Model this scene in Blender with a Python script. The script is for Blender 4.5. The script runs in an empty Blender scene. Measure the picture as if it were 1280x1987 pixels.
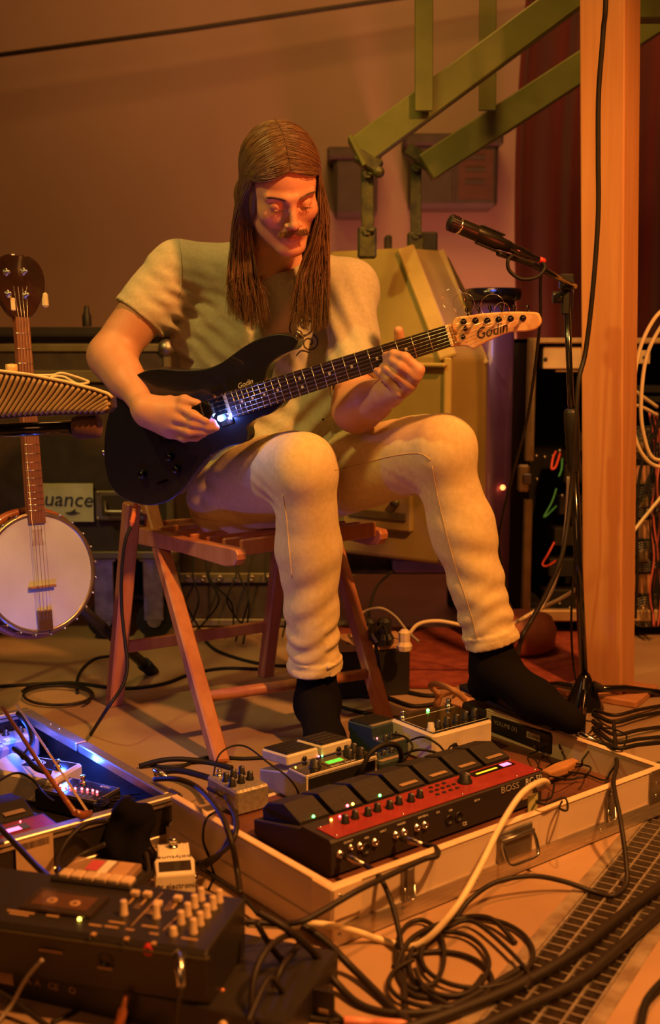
import bpy, math, random
import numpy as np
from mathutils import Matrix, Vector, Euler
random.seed(7); np.random.seed(7)
S = bpy.context.scene
COL = S.collection
# ---------------------------------------------------------------- camera
F = 2300.0; H = 0.90; TH = math.atan(338.0 / F)
cam_d = bpy.data.cameras.new('camera'); cam = bpy.data.objects.new('camera', cam_d); COL.objects.link(cam)
cam.location = (0, 0, H); cam.rotation_euler = (math.pi / 2 - TH, 0, 0)
cam_d.sensor_fit = 'VERTICAL'; cam_d.sensor_height = 36.0; cam_d.lens = F / 1987.0 * 36.0
cam_d.clip_start = 0.05; cam_d.clip_end = 50
cam_d.dof.use_dof = True; cam_d.dof.focus_distance = 2.45; cam_d.dof.aperture_fstop = 3.2
S.camera = cam
# ---------------------------------------------------------------- world, exposure
w = bpy.data.worlds.new('world'); S.world = w; w.use_nodes = True
w.node_tree.nodes['Background'].inputs[0].default_value = (1.0, 0.42, 0.12, 1)
w.node_tree.nodes['Background'].inputs[1].default_value = 0.028
S.view_settings.view_transform = 'Standard'; S.view_settings.look = 'None'
S.view_settings.exposure = 0.0; S.view_settings.gamma = 1.0; S.view_settings.use_curve_mapping = False
# ---------------------------------------------------------------- lamps: stage lamps of the room, a fill, added spots
def lamp(kind, name, loc, tgt, col, e, size=0.2, cone=60, blend=0.5):
    d = bpy.data.lights.new(name, kind); d.color = col; d.energy = e
    if kind == 'SPOT': d.spot_size = math.radians(cone); d.spot_blend = blend; d.shadow_soft_size = size
    elif kind == 'AREA': d.size = size
    else: d.shadow_soft_size = size
    o = bpy.data.objects.new(name, d); COL.objects.link(o); o.location = loc
    if tgt is not None:
        o.rotation_euler = (Vector(tgt) - Vector(loc)).to_track_quat('-Z', 'Y').to_euler()
    return o
lamp('SPOT', 'amber_stage_lamp', (1.25, .95, 2.7), (0.3, 2.1, 0.3), (1, .355, .068), 460, .07, 84, .7)
lamp('SPOT', 'added_floor_spot', (0.75, 1.75, 2.9), (0.28, 1.5, 0.0), (1, .30, .05), 210, .06, 38, .8)  # extra spot, added to brighten the foreground floor
lamp('SPOT', 'yellow_stage_lamp', (-1.5, 1.4, 2.9), (-0.3, 2.8, 0.95), (.98, .68, .14), 125, .09, 44, .7)
lamp('SPOT', 'red_stage_lamp', (1.2, 1.5, 0.75), (-0.08, 2.55, 1.15), (1, .09, .025), 46, .10, 21, .9)
lamp('SPOT', 'green_beam_lamp', (-0.9, 1.2, 3.0), (0.55, 3.4, 1.7), (.85, .70, .10), 44, .15, 48, .7)
lamp('SPOT', 'added_banjo_spot', (-2.2, 1.0, 1.9), (-.66, 2.6, .45), (1, .80, .50), 18, .1, 26, .8)  # extra spot from the left, added to lift the banjo head
lamp('AREA', 'amber_fill_lamp', (-0.6, -0.6, 2.2), (0, 3.0, 0.8), (1, .36, .09), 12, 1.2)
lamp('AREA', 'wall_wash_lamp', (0.1, 2.9, 2.95), (0.3, 4.75, 1.7), (1, .42, .10), 26, 0.7)
lamp('SPOT', 'pink_wall_lamp', (0.55, 4.15, 0.30), (0.5, 4.78, 1.15), (1, .26, .15), 60, .15, 120, 1.0)
lamp('SPOT', 'added_curtain_spot', (1.75, 3.1, 2.5), (1.35, 4.1, 1.75), (1, .25, .08), 26, .1, 60, .8)  # extra red spot, added to brighten the curtain beside the post
lamp('POINT', 'violet_floor_lamp', (0.33, 3.38, 0.33), None, (.25, .12, 1), .22, .03)

# ---------------------------------------------------------------- pixel helpers (camera rays into the world)
_c, _s = math.cos(TH), math.sin(TH)
def ray(x, y):
    a = (x - 640) / F; b = -(y - 993.5) / F
    return np.array([a, _c + b * _s, -_s + b * _c])
O = np.array([0, 0, H])
def P(x, y, Y): r = ray(x, y); return O + r * (Y / r[1])
def G(x, y, h=0.0): r = ray(x, y); return O + r * ((h - H) / r[2])
def PL(x, y, p0, n): r = ray(x, y); n = np.array(n); return O + r * (np.dot(np.array(p0) - O, n) / np.dot(r, n))
V = np.array
def nrm(v): v = np.array(v, float); return v / (np.linalg.norm(v) + 1e-12)

# ---------------------------------------------------------------- materials
MATS = {}
def mat(name, col, rough=.6, metal=0.0, col2=None, scale=20, bump=0.0, emis=0.0, ecol=None, kind='noise', stretch=(1, 1, 1), coat=0.0, alpha=1.0, trans=0.0, spec=.5, detail=4, bscale=None, sheen=0.0, sss=0.0, fac=(.35, .65)):
    if name in MATS: return MATS[name]
    m = bpy.data.materials.new(name); m.use_nodes = True; nt = m.node_tree; b = nt.nodes['Principled BSDF']
    b.inputs['Base Color'].default_value = (*col, 1); b.inputs['Roughness'].default_value = rough
    b.inputs['Metallic'].default_value = metal; b.inputs['Specular IOR Level'].default_value = spec
    b.inputs['Coat Weight'].default_value = coat
    if sheen: b.inputs['Sheen Weight'].default_value = sheen
    if sss: b.inputs['Subsurface Weight'].default_value = sss; b.inputs['Subsurface Radius'].default_value = (.02, .008, .004); b.inputs['Subsurface Scale'].default_value = .5
    if alpha < 1: b.inputs['Alpha'].default_value = alpha
    if trans: b.inputs['Transmission Weight'].default_value = trans
    if emis: b.inputs['Emission Color'].default_value = (*(ecol or col), 1); b.inputs['Emission Strength'].default_value = emis
    if col2 is None: col2 = tuple(c * .82 for c in col)
    tc = nt.nodes.new('ShaderNodeTexCoord'); mp = nt.nodes.new('ShaderNodeMapping'); mp.inputs['Scale'].default_value = stretch
    nt.links.new(tc.outputs['Object'], mp.inputs['Vector'])
    def tex(sc):
        if kind == 'wave':
            t = nt.nodes.new('ShaderNodeTexWave'); t.inputs['Scale'].default_value = sc; t.inputs['Distortion'].default_value = 6; t.inputs['Detail'].default_value = 3; o = 'Fac'
        elif kind == 'voronoi':
            t = nt.nodes.new('ShaderNodeTexVoronoi'); t.inputs['Scale'].default_value = sc; o = 'Distance'
        else:
            t = nt.nodes.new('ShaderNodeTexNoise'); t.inputs['Scale'].default_value = sc; t.inputs['Detail'].default_value = detail; o = 'Fac'
        nt.links.new(mp.outputs['Vector'], t.inputs['Vector']); return t.outputs[o]
    out = tex(scale)
    cr = nt.nodes.new('ShaderNodeValToRGB'); cr.color_ramp.elements[0].position = fac[0]; cr.color_ramp.elements[1].position = fac[1]
    cr.color_ramp.elements[0].color = (*col2, 1); cr.color_ramp.elements[1].color = (*col, 1)
    nt.links.new(out, cr.inputs['Fac']); nt.links.new(cr.outputs['Color'], b.inputs['Base Color'])
    if bump:
        bp = nt.nodes.new('ShaderNodeBump'); bp.inputs['Strength'].default_value = bump; bp.inputs['Distance'].default_value = .003
        nt.links.new(tex(bscale) if bscale else out, bp.inputs['Height']); nt.links.new(bp.outputs['Normal'], b.inputs['Normal'])
    MATS[name] = m; return m
BLK = mat('black_plastic', (.015, .014, .013), .45, bump=.1, scale=300)
BLKG = mat('gloss_black', (.008, .007, .007), .15, coat=.6)
RUB = mat('black_rubber', (.013, .011, .010), .6, scale=80, spec=.3)
BRUB = mat('brown_black_rubber', (.020, .013, .009), .55, scale=60, spec=.35)
CHR = mat('chrome', (.75, .73, .70), .22, 1.0)
STL = mat('worn_steel', (.45, .43, .40), .42, 1.0, col2=(.28, .26, .24), scale=30, bump=.1)
ALU = mat('brushed_aluminium', (.62, .60, .58), .38, 1.0, scale=40, stretch=(1, 30, 30))
CREAM = mat('cream_enamel', (.72, .66, .52), .4, scale=15)
WHT = mat('white_paint', (.75, .72, .68), .5, scale=15)
PRT = mat('pale_print', (.75, .72, .66), .6)
GRN = mat('green_led', (.1, 1, .1), .4, emis=9, ecol=(.10, 1, .12))
REDL = mat('red_led', (1, .1, .1), .4, emis=9, ecol=(1, .10, .12))
YELL = mat('yellow_led', (1, .8, .1), .4, emis=7, ecol=(1, .65, .08))
BLUL = mat('blue_led', (.2, .4, 1), .4, emis=40, ecol=(.16, .34, 1))
PNK = mat('pink_display', (1, .15, .3), .4, emis=5, ecol=(1, .10, .22))

# ---------------------------------------------------------------- mesh builder
class MB:
    def __init__(self): self.v = []; self.f = []; self.m = []; self.s = []; self.n = 0
    def add(self, vs, fs, mi=0, smooth=False, T=None):
        vs = np.asarray(vs, float).reshape(-1, 3)
        if T is not None:
            T = np.array(T); vs = vs @ T[:3, :3].T + T[:3, 3]
        self.v.append(vs); n = self.n
        self.f.extend([tuple(int(i) + n for i in f) for f in fs]); self.m.extend([mi] * len(fs)); self.s.extend([smooth] * len(fs)); self.n += len(vs); return self
    def box(self, lo, hi, ch=0.0, mi=0, T=None):
        lo = V(lo, float); hi = V(hi, float)
        if ch <= 0:
            vs = [(x, y, z) for x in (lo[0], hi[0]) for y in (lo[1], hi[1]) for z in (lo[2], hi[2])]
            return self.add(vs, [(0, 1, 3, 2), (4, 6, 7, 5), (0, 4, 5, 1), (2, 3, 7, 6), (0, 2, 6, 4), (1, 5, 7, 3)], mi, False, T)
        ch = min(ch, *( (hi - lo) * .45))
        vs = []; idx = {}
        for sx in (0, 1):
            for sy in (0, 1):
                for sz in (0, 1):
                    base = V([hi[0] if sx else lo[0], hi[1] if sy else lo[1], hi[2] if sz else lo[2]])
                    d = V([-1 if sx else 1, -1 if sy else 1, -1 if sz else 1]) * ch
                    for a in range(3):
                        p = base + d; p[a] = base[a]; idx[(sx, sy, sz, a)] = len(vs); vs.append(p)
        fs = []
        for a in range(3):
            b, c = [(1, 2), (2, 0), (0, 1)][a]
            for s in (0, 1):
                q = []
                for (u, w_) in ((0, 0), (1, 0), (1, 1), (0, 1)):
                    k = [0, 0, 0]; k[a] = s; k[b] = u; k[c] = w_; q.append(idx[(*k, a)])
                fs.append(q if s else q[::-1])
            for u in (0, 1):
                for w_ in (0, 1):
                    k0 = [0, 0, 0]; k0[b] = u; k0[c] = w_; k1 = list(k0); k1[a] = 1
                    q = [idx[(*k0, b)], idx[(*k1, b)], idx[(*k1, c)], idx[(*k0, c)]]
                    fs.append(q if (u == w_) else q[::-1])
        for sx in (0, 1):
            for sy in (0, 1):
                for sz in (0, 1):
                    q = [idx[(sx, sy, sz, a)] for a in range(3)]
                    fs.append(q if (sx + sy + sz) % 2 else q[::-1])
        return self.add(vs, fs, mi, False, T)
    def beam(self, a, b, w, t, up=(0, 0, 1), mi=0, ch=0.0, ext=0):
        a = V(a, float); b = V(b, float); L = np.linalg.norm(b - a); z = (b - a) / L; x = nrm(np.cross(up, z)); y = np.cross(z, x)
        T = np.eye(4); T[:3, 0] = x; T[:3, 1] = y; T[:3, 2] = z; T[:3, 3] = a
        return self.box((-w / 2, -t / 2, -ext), (w / 2, t / 2, L + ext), ch, mi, T)
    def cyl(self, a, b, r, r2=None, n=16, mi=0, cap=True, smooth=True):
        return self.tube([a, b], [r, r if r2 is None else r2], n, mi, cap, smooth)
    def tube(self, pts, r, n=8, mi=0, cap=True, smooth=True):
        pts = [V(p, float) for p in pts]; k = len(pts)
        rs = [r] * k if np.isscalar(r) else list(r)
        tg = [nrm(pts[min(i + 1, k - 1)] - pts[max(i - 1, 0)]) for i in range(k)]
        u = nrm(np.cross(tg[0], (0, 0, 1) if abs(tg[0][2]) < .9 else (1, 0, 0)))
        vs = []; an = np.arange(n) * 2 * math.pi / n
        for i in range(k):
            u = nrm(u - np.dot(u, tg[i]) * tg[i]); v = np.cross(tg[i], u)
            vs.append(pts[i] + rs[i] * (np.cos(an)[:, None] * u + np.sin(an)[:, None] * v))
        fs = [(i * n + j, i * n + (j + 1) % n, (i + 1) * n + (j + 1) % n, (i + 1) * n + j) for i in range(k - 1) for j in range(n)]
        self.add(np.concatenate(vs), fs, mi, smooth)
        if cap:
            self.f.append(tuple(self.n - k * n + j for j in range(n))[::-1]); self.f.append(tuple(self.n - n + j for j in range(n)))
            self.m += [mi, mi]; self.s += [False, False]
        return self
    def lathe(self, c, axis, prof, n=24, mi=0, smooth=True):   # prof: (r, h) along axis
        c = V(c, float); ax = nrm(axis); u = nrm(np.cross(ax, (0, 0, 1) if abs(ax[2]) < .9 else (1, 0, 0))); v = np.cross(ax, u)
        an = np.arange(n) * 2 * math.pi / n; vs = []
        for r, h in prof: vs.append(c + ax * h + max(r, 1e-5) * (np.cos(an)[:, None] * u + np.sin(an)[:, None] * v))
        k = len(prof)
        fs = [(i * n + j, i * n + (j + 1) % n, (i + 1) * n + (j + 1) % n, (i + 1) * n + j) for i in range(k - 1) for j in range(n)]
        return self.add(np.concatenate(vs), fs, mi, smooth)
    def sph(self, c, r, n=12, mi=0, sc=(1, 1, 1)):
        c = V(c, float); vs = []; fs = []; m = n // 2 + 1
        for i in range(m + 1):
            t = math.pi * i / m
            for j in range(n):
                a = 2 * math.pi * j / n; vs.append(c + r * V([math.sin(t) * math.cos(a) * sc[0], math.sin(t) * math.sin(a) * sc[1], math.cos(t) * sc[2]]))
        for i in range(m):
            for j in range(n): fs.append((i * n + j, (i + 1) * n + j, (i + 1) * n + (j + 1) % n, i * n + (j + 1) % n))
        return self.add(vs, fs, mi, True)
    def prism(self, poly, z0, z1, ch=0.0, mi=0, T=None, smooth=False):  # poly: CCW 2-D list
        p = np.array(poly, float); n = len(p)
        a = sum(p[i][0] * p[(i + 1) % n][1] - p[(i + 1) % n][0] * p[i][1] for i in range(n))
        if a < 0: p = p[::-1]
        def inset(d):
            q = []
            for i in range(n):
                e0 = nrm(p[i] - p[i - 1]); e1 = nrm(p[(i + 1) % n] - p[i]); t = nrm(e0 + e1); nn = V([-t[1], t[0]])
                q.append(p[i] + nn * d / max(.5, float(np.dot(nn, [-e1[1], e1[0]]))))
            return np.array(q)
        rings = [(0, z0), (0, z1)] if ch <= 0 else [(ch, z0), (ch * .3, z0 + ch * .3), (0, z0 + ch), (0, z1 - ch), (ch * .3, z1 - ch * .3), (ch, z1)]
        vs = []
        for d, z in rings:
            q = inset(d) if d > 0 else p; vs.append(np.c_[q, np.full(n, z)])
        k = len(rings); fs = [(i * n + j, i * n + (j + 1) % n, (i + 1) * n + (j + 1) % n, (i + 1) * n + j) for i in range(k - 1) for j in range(n)]
        self.add(np.concatenate(vs), fs, mi, smooth, T)
        self.f.append(tuple(self.n - k * n + j for j in range(n))[::-1]); self.f.append(tuple(self.n - n + j for j in range(n))); self.m += [mi, mi]; self.s += [False, False]
        return self
def link_mesh(name, me, mats, parent, world):
    for m in (mats if isinstance(mats, (list, tuple)) else [mats]): me.materials.append(m)
    o = bpy.data.objects.new(name, me); COL.objects.link(o)
    if parent is not None: o.parent = parent
    return o
def wmat(o):
    m = o.matrix_basis.copy()
    while o.parent is not None: o = o.parent; m = o.matrix_basis @ m
    return np.array(m)
def obj(name, mb, mats, parent=None, world=False, label=None):
    v = np.concatenate(mb.v)
    if world and parent is not None:
        Ti = np.linalg.inv(wmat(parent)); v = v @ Ti[:3, :3].T + Ti[:3, 3]
    me = bpy.data.meshes.new(name); me.from_pydata(v.tolist(), [], mb.f)
    me.polygons.foreach_set('use_smooth', mb.s); me.polygons.foreach_set('material_index', mb.m)
    o = link_mesh(name, me, mats, parent, world)
    if label: o['label'] = label
    return o
def tag(o, label, cat, group=None, kind=None):
    o['label'] = label; o['category'] = cat
    if group: o['group'] = group
    if kind: o['kind'] = kind
    return o
def thing(name, label, cat, loc=(0, 0, 0), rz=0.0, group=None, M=None):
    o = bpy.data.objects.new(name, None); COL.objects.link(o); o.empty_display_size = .05
    if M is not None: o.matrix_basis = Matrix([list(map(float, r)) for r in M])
    else: o.matrix_basis = Matrix.Translation([float(q) for q in loc]) @ Matrix.Rotation(float(rz), 4, 'Z')
    return tag(o, label, cat, group)
def struct(name, mb, m): o = obj(name, mb, m); o['kind'] = 'structure'; return o
def dup(root, loc, rz, label=None):
    r = root.copy(); COL.objects.link(r); r.matrix_basis = Matrix.Translation([float(q) for q in loc]) @ Matrix.Rotation(float(rz), 4, 'Z')
    if label: r['label'] = label
    for ch in list(root.children):
        c = ch.copy(); COL.objects.link(c); c.parent = r
        for g in list(ch.children): d = g.copy(); COL.objects.link(d); d.parent = c
    return r
def text(s, size, parent, loc, ax, ay, m, name='lettering', shear=0.0, ext=.0003, align='CENTER', sx=1.0):
    cu = bpy.data.curves.new(name, 'FONT'); cu.body = s; cu.size = size; cu.extrude = ext; cu.align_x = align; cu.align_y = 'CENTER'; cu.shear = shear
    cu.resolution_u = 3
    tmp = bpy.data.objects.new(name, cu); me = bpy.data.meshes.new_from_object(tmp); bpy.data.objects.remove(tmp); me.materials.clear(); me.materials.append(m); o = bpy.data.objects.new(name, me); COL.objects.link(o); o.parent = parent
    x = nrm(ax); y = nrm(V(ay) - np.dot(ay, x) * x); z = np.cross(x, y)
    M_ = np.eye(4); M_[:3, 0] = x * sx; M_[:3, 1] = y; M_[:3, 2] = z; M_[:3, 3] = loc
    o.matrix_basis = Matrix(M_.tolist()); return o
def spline(pts, sub=8, closed=False):
    p = [V(q, float) for q in pts]; n = len(p); out = []
    rng = range(n) if closed else range(n - 1)
    for i in rng:
        if closed: a, b, c, d = p[i - 1], p[i], p[(i + 1) % n], p[(i + 2) % n]
        else: a, b, c, d = p[max(i - 1, 0)], p[i], p[i + 1], p[min(i + 2, n - 1)]
        for k in range(sub):
            t = k / sub; out.append(.5 * ((2 * b) + (-a + c) * t + (2 * a - 5 * b + 4 * c - d) * t * t + (-a + 3 * b - 3 * c + d) * t ** 3))
    if not closed: out.append(p[-1])
    return out
def cable(label, pts, r=.0035, m=None, name='cable', cat='cable', group=None, n=6, sub=7):
    mb = MB(); mb.tube(spline(pts, sub), r, n); return tag(obj(name, mb, m or RUB), label, cat, group)

# ---------------------------------------------------------------- signed-distance surfaces (sparse surface nets)
def cone(a, b, ra, rb, k=.02, op='u'): return dict(t='c', a=V(a, float), b=V(b, float), ra=ra, rb=rb, k=k, op=op)
def ell(c, r, k=.02, R=None, op='u'): return dict(t='e', c=V(c, float), r=V(r, float), R=None if R is None else V(R), k=k, op=op)
def plane(p, n, op='cut', k=.004): return dict(t='p', c=V(p, float), n=nrm(n), k=k, op=op)
def pd(q, p):
    if q['t'] == 'c':
        ba = q['b'] - q['a']; pa = p - q['a']; h = np.clip(pa @ ba / np.dot(ba, ba), 0, 1)
        return np.linalg.norm(pa - h[:, None] * ba, axis=1) - (q['ra'] + (q['rb'] - q['ra']) * h)
    if q['t'] == 'e':
        x = p - q['c']
        if q['R'] is not None: x = x @ q['R']
        k0 = np.linalg.norm(x / q['r'], axis=1); k1 = np.linalg.norm(x / q['r'] ** 2, axis=1) + 1e-9
        return k0 * (k0 - 1) / k1
    if q['t'] == 'p': return (p - q['c']) @ q['n']
def sdf_eval(prims, p, cr=None):
    d = np.full(len(p), 1e3); c = p.mean(0)[None] if cr is not None else None
    for q in prims:
        if cr is not None and q['t'] != 'p':
            if pd(q, c)[0] > cr * (1.3 if q['t'] == 'c' else 1.8) + q['k']: continue
        e = pd(q, p); k = q['k']
        if q['op'] == 'u': h = np.maximum(k - np.abs(d - e), 0) / k; d = np.minimum(d, e) - h * h * k * .25
        elif q['op'] == 's': e = -e; h = np.maximum(k - np.abs(d - e), 0) / k; d = np.maximum(d, e) + h * h * k * .25
        else: h = np.maximum(k - np.abs(d - e), 0) / k; d = np.maximum(d, e) + h * h * k * .25
    return d
def sdf_mesh(prims, res, disp=None, marg=.012, B=12):
    pts = []
    for q in prims:
        if q['op'] != 'u': continue
        if q['t'] == 'c':
            pts += [q['a'] - q['ra'], q['a'] + q['ra'], q['b'] - q['rb'], q['b'] + q['rb']]
        else: r = q['r'].max(); pts += [q['c'] - r, q['c'] + r]
    lo = np.min(pts, 0) - .02; hi = np.max(pts, 0) + .02
    bs = B * res; nb = np.ceil((hi - lo) / bs).astype(int)
    g = np.stack(np.meshgrid(*[np.arange(k) for k in nb], indexing='ij'), -1).reshape(-1, 3)
    half = bs * .5; cr = half * 1.74
    d = sdf_eval(prims, lo + (g + .5) * bs); g = g[np.abs(d) < cr * 1.5 + marg]
    N = nb * B + 2
    key = lambda ijk: (ijk[..., 0].astype(np.int64) * N[1] + ijk[..., 1]) * N[2] + ijk[..., 2]
    L = np.stack(np.meshgrid(*[np.arange(B + 1)] * 3, indexing='ij'), -1)
    Lf = L.reshape(-1, 3); ck = []; cp = []; qd = []
    cl = L[:B, :B, :B].reshape(-1, 3)
    for b in g:
        base = b * B; p = lo + (base + Lf) * res
        f = sdf_eval(prims, p, cr)
        if disp is not None: f = f + disp(p)
        f = f.reshape(B + 1, B + 1, B + 1); s = f < 0
        if s.all() or not s.any(): continue
        acc = np.zeros((B, B, B, 3)); cnt = np.zeros((B, B, B))
        for ax in range(3):
            o1, o2 = [(1, 2), (0, 2), (0, 1)][ax]
            sl0 = [slice(None)] * 3; sl1 = [slice(None)] * 3; sl0[ax] = slice(0, B); sl1[ax] = slice(1, B + 1)
            f0 = f[tuple(sl0)]; f1 = f[tuple(sl1)]; x = (f0 < 0) != (f1 < 0)
            t = np.where(x, f0 / np.where(x, f0 - f1, 1), 0)
            for u in (0, 1):
                for v in (0, 1):
                    sl = [slice(None)] * 3; sl[o1] = slice(u, B + u); sl[o2] = slice(v, B + v); sl[ax] = slice(0, B)
                    xx = x[tuple(sl)]; cnt += xx; acc[..., ax] += np.where(xx, t[tuple(sl)], 0); acc[..., o1] += xx * u; acc[..., o2] += xx * v
            e = np.argwhere(x[tuple(slice(0, B) for _ in range(3))])
            if len(e):
                gb = base + e; d1 = np.zeros(3, int); d1[o1] = 1; d2 = np.zeros(3, int); d2[o2] = 1
                q = np.stack([key(gb - d1 - d2), key(gb - d2), key(gb), key(gb - d1)], 1)
                neg = f0[tuple(e.T)] < 0
                if ax == 1: neg = ~neg
                q[~neg] = q[~neg][:, ::-1]; qd.append(q)
        m = cnt > 0; cc = np.argwhere(m); ck.append(key(base + cc)); cp.append(lo + (base + cc + acc[m] / cnt[m][:, None]) * res)
    ck = np.concatenate(ck); cp = np.concatenate(cp); qd = np.concatenate(qd)
    o = np.argsort(ck); ck = ck[o]; cp = cp[o]
    ix = np.searchsorted(ck, qd); ix = np.clip(ix, 0, len(ck) - 1); ok = (ck[ix] == qd).all(1)
    return cp, ix[ok]
def net_mesh(name, vs, fs, mats, parent=None, world=True, mi=None):
    if parent is not None and world:
        Ti = np.linalg.inv(wmat(parent)); vs = vs @ Ti[:3, :3].T + Ti[:3, 3]
    me = bpy.data.meshes.new(name); me.vertices.add(len(vs)); me.vertices.foreach_set('co', vs.astype(np.float32).ravel())
    me.loops.add(fs.size); me.loops.foreach_set('vertex_index', fs.astype(np.int32).ravel())
    me.polygons.add(len(fs)); me.polygons.foreach_set('loop_start', np.arange(0, fs.size, 4, dtype=np.int32)); me.polygons.foreach_set('loop_total', np.full(len(fs), 4, np.int32))
    me.polygons.foreach_set('use_smooth', np.ones(len(fs), bool))
    if mi is not None: me.polygons.foreach_set('material_index', mi.astype(np.int32))
    me.update(calc_edges=True); me.validate()
    return link_mesh(name, me, mats, parent, world)
def addnet(mb, vs, fs, mi=0): return mb.add(vs, fs.tolist(), mi, True)
# ================================================================ SETTING
m_floor = mat('concrete_floor', (.46, .31, .20), .5, col2=(.27, .17, .10), scale=2.2, bump=.25, detail=10, fac=(.3, .7), bscale=60)
m_wall = mat('plaster_wall', (.40, .29, .22), .9, col2=(.35, .25, .19), scale=1.2, bump=.15, bscale=50, detail=8)
m_dirt = mat('channel_dirt', (.16, .10, .06), .9, col2=(.05, .03, .02), scale=30, bump=.6)
m_edge = mat('steel_edge', (.50, .42, .32), .5, .6, col2=(.3, .22, .15), scale=25)
g0 = V([.243, 1.539, 0]); gd = nrm([.327, .547, 0]); gn = V([gd[1], -gd[0], 0]); GW = .125
TG = np.eye(4); TG[:3, 0] = gd; TG[:3, 1] = gn; TG[:3, 2] = (0, 0, -1); TG[:3, 3] = g0   # x along, y across, z down
f = MB(); f.box((-3, -7, 0), (7, 0, .12), 0, 0, TG); f.box((-3, GW, 0), (7, 5, .12), 0, 0, TG); f.box((-3, -.01, .036), (7, GW + .01, .12), 0, 1, TG)
struct('floor', f, [m_floor, m_dirt])
struct('wall_back', MB().box((-3.6, 4.8, -.02), (3.2, 4.95, 3.3)), m_wall)
struct('wall_left', MB().box((-3.7, -1.5, -.02), (-3.6, 4.9, 3.3)), m_wall)
struct('wall_right', MB().box((3.2, -1.5, -.02), (3.3, 4.9, 3.3)), m_wall)
struct('ceiling', MB().box((-3.7, -1.5, 3.3), (3.3, 4.95, 3.4)), mat('ceiling_paint', (.22, .17, .12), .9))
t = MB(); t.box((-3, -.022, -.0015), (7, 0, .03), .001, 0, TG); struct('trim_1', t, m_edge)
t = MB(); t.box((-3, GW, -.0015), (7, GW + .022, .03), .001, 0, TG); struct('trim_2', t, m_edge)
t = MB(); t.box((-3, GW + .11, -.016), (7, GW + .30, 0), .004, 0, TG); struct('trim_3', t, mat('scuffed_board', (.22, .11, .06), .6, col2=(.10, .05, .03), scale=6, stretch=(1, 8, 1), bump=.3))
# floor grate: every crossbar and rod a part
gt = thing('floor_grate', 'galvanised drain grate set in the floor channel beside the pale case', 'grate', g0)
MG = np.linalg.inv(wmat(gt)) @ TG
m_galv = mat('galvanised_steel', (.52, .46, .38), .45, .7, col2=(.33, .28, .22), scale=60, bump=.2)
cb = MB().box((-.0013, 0, 0), (.0013, GW, .022), 0); bo = None
for i in range(56):
    T_ = MG.copy(); x0 = -.36 + i * .0235; T_[:3, 3] = MG[:3, 3] + MG[:3, 0] * x0
    if bo is None: bo = obj('crossbar', cb, m_galv, gt); c = bo
    else: c = bo.copy(); COL.objects.link(c)
    c.matrix_basis = Matrix(T_.tolist())
for y0 in (.003, .034, .065, .096, GW - .003):
    r = MB(); r.box((-.37, y0 - .0018, -.0002), (.96, y0 + .0018, .006), 0, 0, MG); obj('rod', r, m_galv, gt)

# taut line across the wall
tag(obj('wall_line', MB().tube([P(-40, 112, 4.55), P(360, 58, 4.57), P(800, -8, 4.6), P(1500, -112, 4.65)], .009, 8), mat('dark_line', (.05, .04, .03), .7)), 'dark taut line running high across the bare wall', 'line')

# green steel frame
m_green = mat('olive_green_paint', (.17, .19, .045), .45, col2=(.12, .14, .03), scale=9, bump=.1)
m_greend = mat('greasy_olive_steel', (.11, .11, .04), .5, .3, col2=(.05, .05, .03), scale=40, bump=.2)
gf = thing('steel_frame', 'olive green steel frame of slanting beams above the yellow machine hood', 'steel frame', P(712, 400, 3.35))
def part_beam(n, a, b, w_, t_, m_, up=(0, 1, 0), ch=.004, par=None): return obj(n, MB().beam(a, b, w_, t_, up, 0, ch), m_, par or gf, True)
A0, A1 = P(692, 300, 3.3), P(1500, -299, 3.3)
part_beam('slanting_beam', A0, A1, .082, .07, m_green)
B0, B1 = P(825, 328, 3.7), P(1290, 25, 3.7)
part_beam('slanting_beam', B0, B1, .085, .07, m_green)
part_beam('upright', P(822, -560, 3.24), P(822, 216, 3.24), .048, .012, m_green, ch=.002)
part_beam('upright', P(949, -560, 3.62), P(945, 215, 3.62), .05, .012, m_green, ch=.002)
part_beam('end_plate', P(678, 268, 3.3), P(706, 325, 3.3), .012, .085, m_green, ch=.002)
for (x0, yt, yb, Y) in ((712, 330, 482, 3.3), (806, 318, 490, 3.72)):
    part_beam('hanger', P(x0, yt, Y), P(x0 + 1, yb, Y), .034, .012, m_greend, ch=.002)
    lug = MB(); a = P(x0, yt - 8, Y); lug.beam(a + V([-.03, -.012, .03]), a + V([.035, -.012, -.01]), .04, .05, (0, 1, 0), 0, .006); lug.sph(a + V([.03, -.03, -.02]), .016); obj('lug', lug, m_greend, gf, True)
    for yy in (yt + 8, yb - 34):
        bl = MB(); a = P(x0, yy, Y - .006); bl.cyl(a + V([0, .02, 0]), a + V([0, -.016, 0]), .013, n=6, smooth=False); bl.cyl(a + V([-.004, -.01, 0]), a + V([.02, -.018, 0]), .006, n=8); obj('bolt', bl, m_greend, gf, True)
    c0 = P(x0, yb - 20, Y); obj('clevis', MB().box(c0 - V([.026, .014, .055]), c0 + V([.026, .014, .03]), .006), m_greend, gf, True)
part_beam('crossbeam', P(1225, 14, 3.25), P(1420, 14, 3.25), .07, .06, m_green)

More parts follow.
